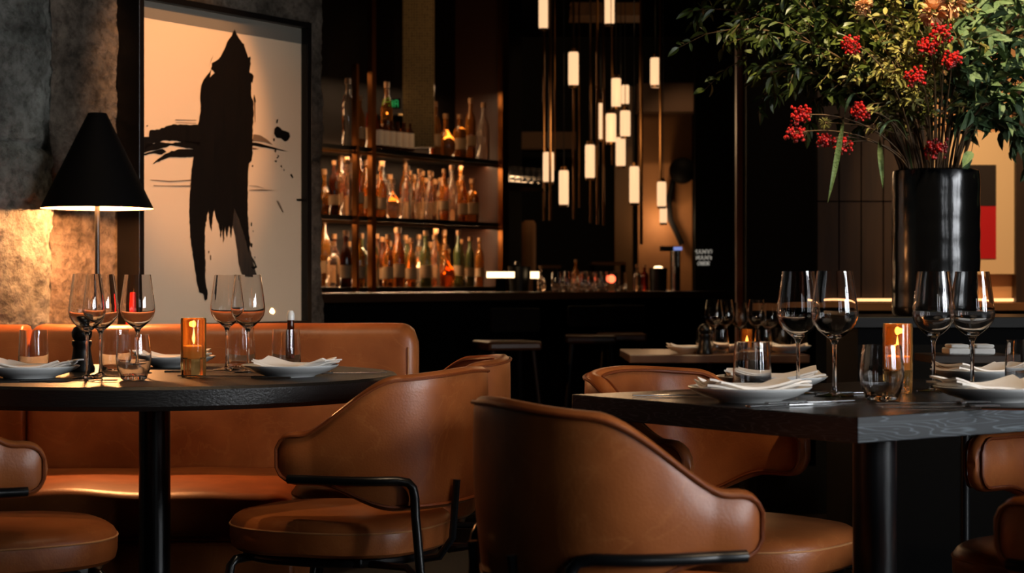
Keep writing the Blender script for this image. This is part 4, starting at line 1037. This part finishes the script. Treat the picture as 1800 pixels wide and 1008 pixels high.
MB().box(((U0 + U1) / 2, 0.02, Z3 / 2 - 0.02), (U1 - U0, 0.36, Z3 - 0.05)).build('lower_cabinet', black, uni, False)
p = sline(736, 0.19)
tag(MB().box((p.x, p.y, 2.35), (0.17, 0.05, 1.3), WA * 0 + 0.0).build('perforated_column', perf, None, False), 'perforated brass clad column rising above the bar bottles', 'column')
spot('shelf_column_light', (p.x + 0.9, p.y - 1.3, 2.9), (p.x, p.y, 2.2), 14, WARM, 30)

for z_, pw in ((Z1 + 0.40, 4.0), (Z1 - 0.035, 8.0), (Z2 - 0.035, 10.0)):
    c_ = sline(705, 0.02); o = area('shelf_light', (c_.x, c_.y, z_), (c_.x, c_.y, z_ - 1), 1.25, 0.05, pw, (1, 0.64, 0.36))
    o.rotation_euler = (0, 0, WA)
def bottle_proto(kind, shape):
    pr = {
        'slim': [(0, 0), (0.030, 0), (0.033, 0.005), (0.033, 0.17), (0.028, 0.20), (0.013, 0.235), (0.012, 0.285), (0, 0.285)],
        'square': [(0, 0), (0.040, 0), (0.043, 0.005), (0.043, 0.15), (0.036, 0.18), (0.015, 0.20), (0.014, 0.245), (0, 0.245)],
        'round': [(0, 0), (0.038, 0), (0.052, 0.03), (0.055, 0.07), (0.045, 0.11), (0.018, 0.145), (0.013, 0.16), (0.013, 0.215), (0, 0.215)],
        'tall': [(0, 0), (0.026, 0), (0.029, 0.005), (0.031, 0.21), (0.022, 0.25), (0.012, 0.27), (0.011, 0.315), (0, 0.315)],
    }[shape]
    mb = MB(); mb.lathe(pr, seg=14, mi=0); hz = pr[-1][1]; rr_ = pr[-2][0]
    mb.lathe([(0, hz + .0005), (rr_ + 0.003, hz + 0.0005), (rr_ + 0.003, hz + 0.028), (0, hz + 0.028)], seg=10, mi=1)
    br = max(r_ for r_, z in pr)
    if shape in ('slim', 'tall') and kind != 'clear' or shape == 'square' and kind == 'amber': mb.lathe([(br + 0.0008, 0.05), (br + 0.0008, 0.12)], seg=14, mi=2, cap=False) if shape != 'tall' else mb.lathe([(br + 0.0012, 0.07), (br + 0.0012, 0.13)], seg=14, mi=2, cap=False)
    return mb.build('bottle', [bottle_mats[kind], cap_m, label_m])
protos = {}
colname = {'amber': 'amber spirit', 'clear': 'clear glass', 'dark': 'dark brown', 'red': 'reddish liqueur', 'green': 'dull green'}
shp = {'slim': 'straight', 'square': 'broad shouldered', 'round': 'round bellied', 'tall': 'tall thin'}
def place_bottle(kind, shape, u, n_, z, where, s_=1.0, nth='', row=''):
    p = S0 + Wd * u + Nn * n_
    k = (kind, shape)
    if k not in protos: protos[k] = bottle_proto(kind, shape); o = protos[k]
    else: o = protos[k].copy(); C.objects.link(o)
    o.location = (p.x, p.y, z + 0.0005); o.scale = (s_, s_, s_); o.rotation_euler = (0, 0, 0)
    tag(o, '%s %s bottle, %s from left, %s row, %s' % (shp[shape], colname[kind], nth, row, where), 'bottle', 'bottles on the %s' % where)
rb = random.Random(11)
def fill(px0, px1, z, where, kinds, rows, step, skip=()):
    for rn, n0 in enumerate(rows):
        u = su(px0) + 0.03 * rn; k = 0
        while u < su(px1):
            kd = rb.choice(kinds); sp = rb.choice(['slim', 'slim', 'square', 'round', 'tall'])
            s_ = rb.uniform(0.82, 1.06)
            if not any(a - 0.06 < u < b_ + 0.06 for a, b_ in skip):
                k += 1; place_bottle(kd, sp, u, n0 + rb.uniform(-0.01, 0.01), z, where, s_, ORD[min(k, 20) - 1], 'front' if n0 > 0.05 else 'middle' if n0 > -0.05 else 'back')
            u += step * rb.uniform(0.95, 1.25) + (0.03 if sp == 'round' else 0)
ORD = 'first second third fourth fifth sixth seventh eighth ninth tenth eleventh twelfth thirteenth fourteenth fifteenth sixteenth seventeenth eighteenth nineteenth twentieth'.split()
fill(581, 824, Z1, 'top bar shelf', ['amber', 'red', 'dark', 'clear', 'amber'], (0.11,), 0.098, skip=[(su(668), su(712))])
fill(581, 822, Z2, 'middle bar shelf', ['amber', 'clear', 'clear', 'dark', 'amber', 'amber', 'clear'], (0.10, 0.0, -0.10), 0.095)
fill(581, 822, Z3, 'lowest bar shelf', ['clear', 'clear', 'amber', 'amber', 'clear', 'dark', 'green'], (0.10, 0.0, -0.10), 0.10)
# round canister with steel lid and the row of white cartons on the top shelf
p = sline(690, 0.06)
p = sline(690, 0.0)
cn = empty('canister', (p.x, p.y, Z1 + 0.0005), 0, 'squat dark canister with a wide steel lid on the top bar shelf', 'canister')
MB().lathe([(0, 0), (0.09, 0), (0.09, 0.195), (0, 0.195)], seg=32).build('body', black, cn)
MB().lathe([(0, 0.196), (0.125, 0.196), (0.12, 0.206), (0.02, 0.212), (0.008, 0.22), (0, 0.222)], seg=40).build('lid', steel, cn)
wl = mat('white_label', srgb(236, 214, 186), 0.7)
for i, px in enumerate((666, 677, 688, 699, 710, 721)):
    p = sline(px, 0.162)
    mb = MB().lathe([(0, 0), (0.021, 0), (0.023, 0.004), (0.023, 0.10), (0.010, 0.125), (0.010, 0.15), (0, 0.15)], seg=14)
    mb.lathe([(0.0236, 0.015), (0.0236, 0.095)], seg=14, mi=1, cap=False); o = mb.build('bottle', [bottle_mats['dark'], wl])
    o.location = (p.x, p.y, Z1 + 0.0005); tag(o, 'small white labelled bottle before the steel lidded canister, %s from the left' % ORD[i], 'bottle', 'white labelled bottles on the top bar shelf')
# green digits
p = sline(688, 0.10); dg = empty('digital_display', (p.x, p.y - 0.02, 1.93), 0, 'tiny glowing green digits above the steel lidded canister', 'display')
mb = MB()
for q, cx in enumerate((-0.028, 0.0, 0.028)):
    for (ax, az, w_, h_) in (((0, 0.018, 0.014, 0.004),) if q != 1 else ()) + ((0, 0, 0.014, 0.004), (-0.008, 0.009, 0.004, 0.018), (0.008, 0.009, 0.004, 0.018), (-0.008, -0.009, 0.004, 0.018), (0.008, -0.009, 0.004, 0.018)):
        mb.box((cx + ax, 0, az), (w_, 0.003, h_))
mb.build('digits', greenled, dg, False)
MB().box((0, 0.012, 0.0), (0.10, 0.02, 0.055)).build('housing', black, dg, False); MB().box((0, 0.012, -0.038), (0.01, 0.01, 0.024)).build('stand', black, dg, False)

# second bay with glassware right of the thick upright
b2 = empty('glass_shelf', (sline(905).x, sline(905).y, 0), WA, 'dim upper shelf of glassware right of the thick bronze upright', 'shelf')
ulen = su(960) - su(858); uc = (su(960) + su(858)) / 2 - su(905); z4 = H + (HY - 322) / F * sline(905).y
MB().box((uc, 0.05, z4 - 0.015), (ulen, 0.26, 0.03)).build('board', blacksatin, b2, False)
MB().box((uc, 0.165, z4 + 0.01), (ulen - 0.1, 0.01, 0.016)).build('light_strip', led, b2, False)
MB().box((uc, 0.19, 1.5), (ulen, 0.02, 3.0)).build('back_panel', black, b2, False)
for i in range(9):
    u = su(862) + (su(948) - su(862)) * i / 8; p = S0 + Wd * u + Nn * 0.0
    o = tb2.copy(); C.objects.link(o); o.location = (p.x, p.y, z4 + 0.0005); o.scale = (1.0,) * 3
    tag(o, '%s bar glass from the left on the dim upper glass shelf' % ORD[i], 'glass', 'bar glasses on the upper shelf')
# bar counter
Bc = Vector((0.037, 8.84)); bz = 0.922
ulo = (on_line(500, Bc.x, Bc.y) - Bc.y) / Wd.y; uhi = (on_line(1232, Bc.x, Bc.y) - Bc.y) / Wd.y + 0.25
bar = empty('bar_counter', (Bc.x, Bc.y, 0), WA, 'long black bar counter running back towards the pendant lights', 'bar')
MB().box(((ulo + uhi) / 2, 0.24, bz - 0.02), (uhi - ulo, 0.58, 0.04)).build('countertop', mat('bar_top', srgb(60, 40, 26), 0.25), bar, False, bevel=0.004)
MB().box(((ulo + uhi) / 2, 0.27, bz / 2 - 0.02), (uhi - ulo - 0.05, 0.46, bz - 0.04)).build('front', black, bar, False)
def barp(px, off=0.2, z=bz + 0.0006):
    X0, Y0 = Bc.x - Nn.x * off, Bc.y - Nn.y * off; d = on_line(px, X0, Y0); return ((px - 900) / F * d, d, z)
def simple(name, cat, px, lab, grp, build_, off=0.2, z=bz + 0.0006):
    o = build_(); o.location = barp(px, off, z); tag(o, lab, cat, grp); return o
simple('bar_lamp', 'lamp', 880, 'low bright horizontal light tube on the bar counter', None, lambda: MB().box((0, 0, 0.085), (0.14, 0.03, 0.03), 0, 0).box((0, 0, 0.035), (0.05, 0.05, 0.07), 0, 1).build('bar_lamp', [led2, black], None, False), 0.25)
simple('bar_lamp', 'lamp', 940, 'small square glowing lamp on the bar counter', None, lambda: MB().box((0, 0, 0.085), (0.045, 0.03, 0.035), 0, 0).box((0, 0, 0.035), (0.02, 0.02, 0.07), 0, 1).build('bar_lamp', [led2, black], None, False), 0.25)
simple('ice_bucket', 'bucket', 913, 'black bucket with shiny top on the bar counter', None, lambda: MB().lathe([(0, 0), (0.05, 0), (0.06, 0.13), (0.055, 0.13), (0.05, 0.11), (0, 0.11)], seg=20).ball((-0.01, 0, 0.14), 0.02, 1).build('ice_bucket', [blacksatin, steel]), 0.35)
simple('bar_light', 'lamp', 1075, 'small red glowing light on the bar counter', None, lambda: MB().ball((0, 0, 0.066), 0.022, 0, 12, 8).box((0, 0, 0.02), (0.03, 0.03, 0.04), 0, 1).build('bar_light', [redled, label_m]), 0.15)
simple('candle_cup', 'candle', 1157, 'dark cup with a glowing top beside the tap', None, lambda: MB().lathe([(0, 0), (0.05, 0), (0.052, 0.13), (0.04, 0.13), (0.038, 0.12), (0, 0.12)], seg=20).lathe([(0, 0.121), (0.034, 0.121), (0.02, 0.14), (0, 0.142)], seg=16, mi=1).build('candle_cup', [blacksatin, led2]), 0.2)
for i, px in enumerate((982, 996, 1010, 1022, 1034, 1046, 1058, 1068, 1090)):
    o = tb2.copy(); C.objects.link(o); o.location = barp(px, 0.10 + 0.11 * (i % 3)); o.scale = (1.05,) * 3
    tag(o, '%s empty glass from the left in the row on the bar counter' % ORD[i], 'glass', 'bar glasses on the counter')
for px, kd, sp in ((1012, 'amber', 'slim'), (950, 'clear', 'round'), (1120, 'clear', 'square'), (1133, 'red', 'square')):
    o = protos.get((kd, sp)) or bottle_proto(kd, sp)
    if (kd, sp) in protos: o = o.copy(); C.objects.link(o)
    o.location = barp(px, 0.3); o.scale = (0.55,) * 3
    tag(o, 'small %s %s bottle on the bar counter' % (shp[sp], colname[kd]), 'bottle', 'small bottles on the bar counter')
tp_ = empty('beer_tap', barp(1187, 0.35), 0, 'steel column tap with blue glint on the bar counter', 'tap')
MB().lathe([(0.03, 0), (0.03, 0.235), (0, 0.236)], seg=20).build('column', steel, tp_)
MB().box((-0.03, 0, 0.25), (0.12, 0.06, 0.03)).build('head', blackmetal, tp_, False); MB().box((0.012, -0.031, 0.25), (0.05, 0.004, 0.02)).build('blue_glint', glint_glow, tp_, False)  # blue glint on the tap built as a small glowing plate
# bar stools
def stool():
    o = empty('bar_stool', (0, 0, 0))
    MB().box((0, 0, 0.70), (0.24, 0.24, 0.04)).build('seat', mat('stool_leather', srgb(60, 38, 20), 0.3), o, False, bevel=0.012)
    MB().box((0, 0.11, 0.81), (0.22, 0.025, 0.10)).build('backrest', mat('stool_back', srgb(7, 6, 5), 0.9, spec=0.1), o, False, bevel=0.01)
    for sx in (-1, 1):
        for sy in (-1, 1):
            MB().tube([(sx * 0.09, sy * 0.09, 0.68), (sx * 0.15, sy * 0.15, 0.0)], 0.012, 8).build('leg', blackmetal, o)
    MB().tube([(-.128, -.128, 0.25), (.128, -.128, 0.25), (.128, .128, 0.25), (-.128, .128, 0.25), (-.128, -.128, 0.25)], 0.008, 6).build('foot_rail', blackmetal, o)
    return o
s0 = stool()
for i, (px, d, lab) in enumerate(((1037, 8.65, 'left of the pair under the pendants'), (1092, 8.95, 'right of the pair under the pendants'), (890, 7.75, 'nearest along the dark counter'))):
    o = s0 if i == 0 else dup(s0, (0, 0, 0))
    o.location = ((px - 900) / F * d, d, 0); o.rotation_euler = (0, 0, R((180, 180, 200)[i])); tag(o, 'dark bar stool at the bar counter, ' + lab, 'stool', 'bar stools at the counter')
spot('stool_light', (0.2, 8.2, 2.9), (0.5, 9.1, 0.7), 7, WARM, 26)

# ------------------------------------------------------------------ behind the bar
D12 = 12.4
x0, x1 = (1100 - 900) / F * D12, (1218 - 900) / F * D12
struct('wall_plaster_panel', MB().box(((x0 + x1) / 2 + 0.04, D12 + 0.05, 1.1), (x1 - x0 - 0.09, 0.08, 2.45)), plaster)
tag(MB().box((x0 - 0.02, D12 - 0.05, 1.1), (0.12, 0.08, 2.4)).build('wood_screen', mat('screen_wood', srgb(86, 60, 34), 0.5), None, False), 'narrow brown timber screen left of the lit plaster wall', 'screen')
# sconce with curved arm
scn = empty('wall_sconce', ((1190 - 900) / F * D12, D12, 1.45), 0, 'dark curved arm wall sconce on the lit plaster wall', 'lamp')
MB().tube([(-0.02, -0.03, 0.25), (-0.06, -0.05, 0.1), (-0.05, -0.05, -0.05), (0.03, -0.04, -0.22)], 0.02, 8).build('arm', blackmetal, scn)
MB().ball((0.03, -0.05, 0.28), 0.09, seg=16, rings=10).build('head', black, scn)
point('sconce_glow', ((1160 - 900) / F * D12, D12 - 0.16, H + 0.42), 3.0, WARM, 0.04)
# soffits and beams that catch warm light
struct('trim_2', bxp(862, 1012, 232, 262, 13.2, 0.3), mat('soffit_brown', srgb(110, 76, 44), 0.6))
struct('trim_3', bxp(1120, 1242, 146, 196, 12.1, 0.2), mat('soffit_brown_dark', srgb(70, 46, 26), 0.6))
struct('trim_4', bxp(1003, 1130, 4, 27, 10.6, 0.3), mat('beam_bronze', srgb(120, 84, 46), 0.5))
spot('soffit_light', (0.4, 10.2, 2.2), (0.1, 13.2, 1.95), 20, WARM, 50)
spot('beam_light', (0.6, 9.2, 1.9), (0.65, 10.6, 2.42), 3, WARM, 50)
# two tall tan curtains/columns at the rear
for k, px in enumerate((908, 930)):
    x = (px - 900) / F * 12.0
    tag(MB().lathe([(0.045, 0), (0.045, 1.36), (0.03, 1.38), (0, 1.38)], c=(0, 0, 0), seg=20).build('tan_pillar', plaster), ('left', 'right')[k] + ' of two slim tan pillars standing behind the bar', 'pillar', 'slim tan pillars behind the bar').location = (x, 12.0, 0)
spot('pillar_light', (0.1, 11.0, 2.9), (0.08, 12.0, 1.0), 7, WARM, 22)
# shelf with tray at the rear
for px0, px1, py, lab in ((945, 985, 467, 'left'), (1038, 1098, 461, 'right')):
    d = 11.4; xa, xb = (px0 - 900) / F * d, (px1 - 900) / F * d; z = H - (py - HY) / F * d
    o = empty('side_table', ((xa + xb) / 2, d, 0), 0, 'narrow dark side table with pale top behind the bar, %s of the pair' % lab, 'table', 'side tables behind the bar')
    MB().box((0, 0, z - 0.01), (xb - xa, 0.3, 0.02)).build('top', plaster, o, False)
    for s_ in (-1, 1): MB().box((s_ * (xb - xa) / 2 * 0.9, 0, z / 2 - 0.01), (0.02, 0.25, z - 0.02)).build('leg', black, o, False)
# script neon sign
ns = at(1237, 453, 10.8)
pts = []
mb = MB()
for row, (z_, w_) in enumerate(((0.035, 0.10), (0.0, 0.10), (-0.035, 0.07))):
    mb.tube([(-w_ / 2 + w_ * i / 40 + 0.006 * math.sin(i * 0.9 + row), 0, z_ + 0.011 * math.sin(i * 0.75 + row * 2)) for i in range(41)], 0.0018, 5)
o = mb.build('neon_sign', neon_m); o.location = ns; tag(o, 'small glowing script sign on the dark wall right of the tap', 'sign')
struct('wall_dark_back', bxp(1222, 1296, -300, 800, 10.85, 0.1), black)

# ------------------------------------------------------------------ pendant lights
canopy_z = 2.98
def pend(px, y0, y1, wpx, d):
    r_ = wpx / 2 / F * d; z0, z1 = H - (y1 - HY) / F * d, H - (y0 - HY) / F * d
    x = (px - 900) / F * d
    o = empty('pendant_light', (x, d, z0), 0, None, 'pendant light', 'glowing cylinder pendants over the bar')
    h_ = z1 - z0
    MB().lathe([(0, 0), (r_ * 0.9, 0), (r_, 0.01), (r_, h_ - 0.01), (r_ * 0.9, h_), (0, h_)], seg=20).build('glass_cylinder', lampglow, o)
    MB().lathe([(0, h_ + 0.0005), (r_ * 0.8, h_ + 0.0005), (r_ * 0.6, h_ + 0.02), (0, h_ + 0.022)], seg=16).build('cap', brass, o)
    MB().lathe([(0, -0.012), (r_ * 0.9, -0.012), (r_ * 0.95, -0.0005), (0, -0.0005)], seg=16).build('bottom_cap', brass, o)
    MB().tube([(0, 0, h_ + 0.02), (0, 0, 3.0 - z0)], 0.0022, 6).build('cable', blackmetal, o)
    return o
PEN = [(955, -10, 50, 16, 9.3, 'topmost on the left, near the top edge'), (1071, -20, 42, 18, 9.4, 'topmost in the middle, cut by the top edge'), (1008, 92, 150, 18, 9.6, 'alone below the top left one'),
       (1083, 138, 188, 17, 9.5, 'upper of the tight middle cluster'), (1099, 150, 183, 14, 9.9, 'partly hidden beside the upper one of the middle cluster'), (1152, 102, 150, 18, 9.6, 'highest on the right side'),
       (1056, 182, 245, 14, 9.7, 'left side of the middle cluster'), (1074, 200, 250, 18, 9.3, 'front centre of the middle cluster'), (1099, 195, 240, 18, 9.6, 'right side of the middle cluster'),
       (1037, 255, 313, 17, 9.5, 'below left of the middle cluster'), (1091, 242, 292, 17, 9.7, 'lowest of the middle cluster'), (964, 268, 320, 19, 9.3, 'lower one on the far left'),
       (991, 300, 360, 17, 9.6, 'lowest on the left, right of the far left pair'), (1115, 293, 357, 17, 9.5, 'in front of the left edge of the plaster wall'), (1163, 320, 363, 16, 9.6, 'in front of the plaster wall, upper of two'),
       (1166, 366, 392, 13, 9.9, 'in front of the plaster wall, lowest of all')]
for px, y0, y1, w_, d, lab in PEN: pend(px, y0, y1, w_, d)['label'] = 'glowing cream cylinder pendant ' + lab
point('pendant_glow', (0.5, 9.0, 1.75), 6, WARM, 0.15)
# brass rods hanging between the pendants
for k, (px, ybot, wpx, d) in enumerate(((956, 388, 4, 9.45), (967, 388, 5, 9.25), (975, 300, 3, 9.7), (1008, 386, 4, 9.75), (1018, 365, 3, 9.9), (1038, 393, 4, 9.62), (1050, 395, 5, 9.5), (1061, 397, 4, 9.35), (1076, 290, 4, 9.8), (1127, 430, 6, 9.4), (1161, 318, 5, 9.4))):
    z0 = H - (ybot - HY) / F * d
    o = MB().tube([(0, 0, 0), (0, 0, 3.0 - z0)], wpx / 2 / F * d, 8).build('brass_rod', brass); o.location = ((px - 900) / F * d, d, z0)
    tag(o, '%s slim brass rod from the left among the cylinder pendants' % ORD[k], 'rod', 'brass rods of the pendant cluster')
# the added ceiling spots get no housings
for i, a in enumerate(SPOTS):
    pass
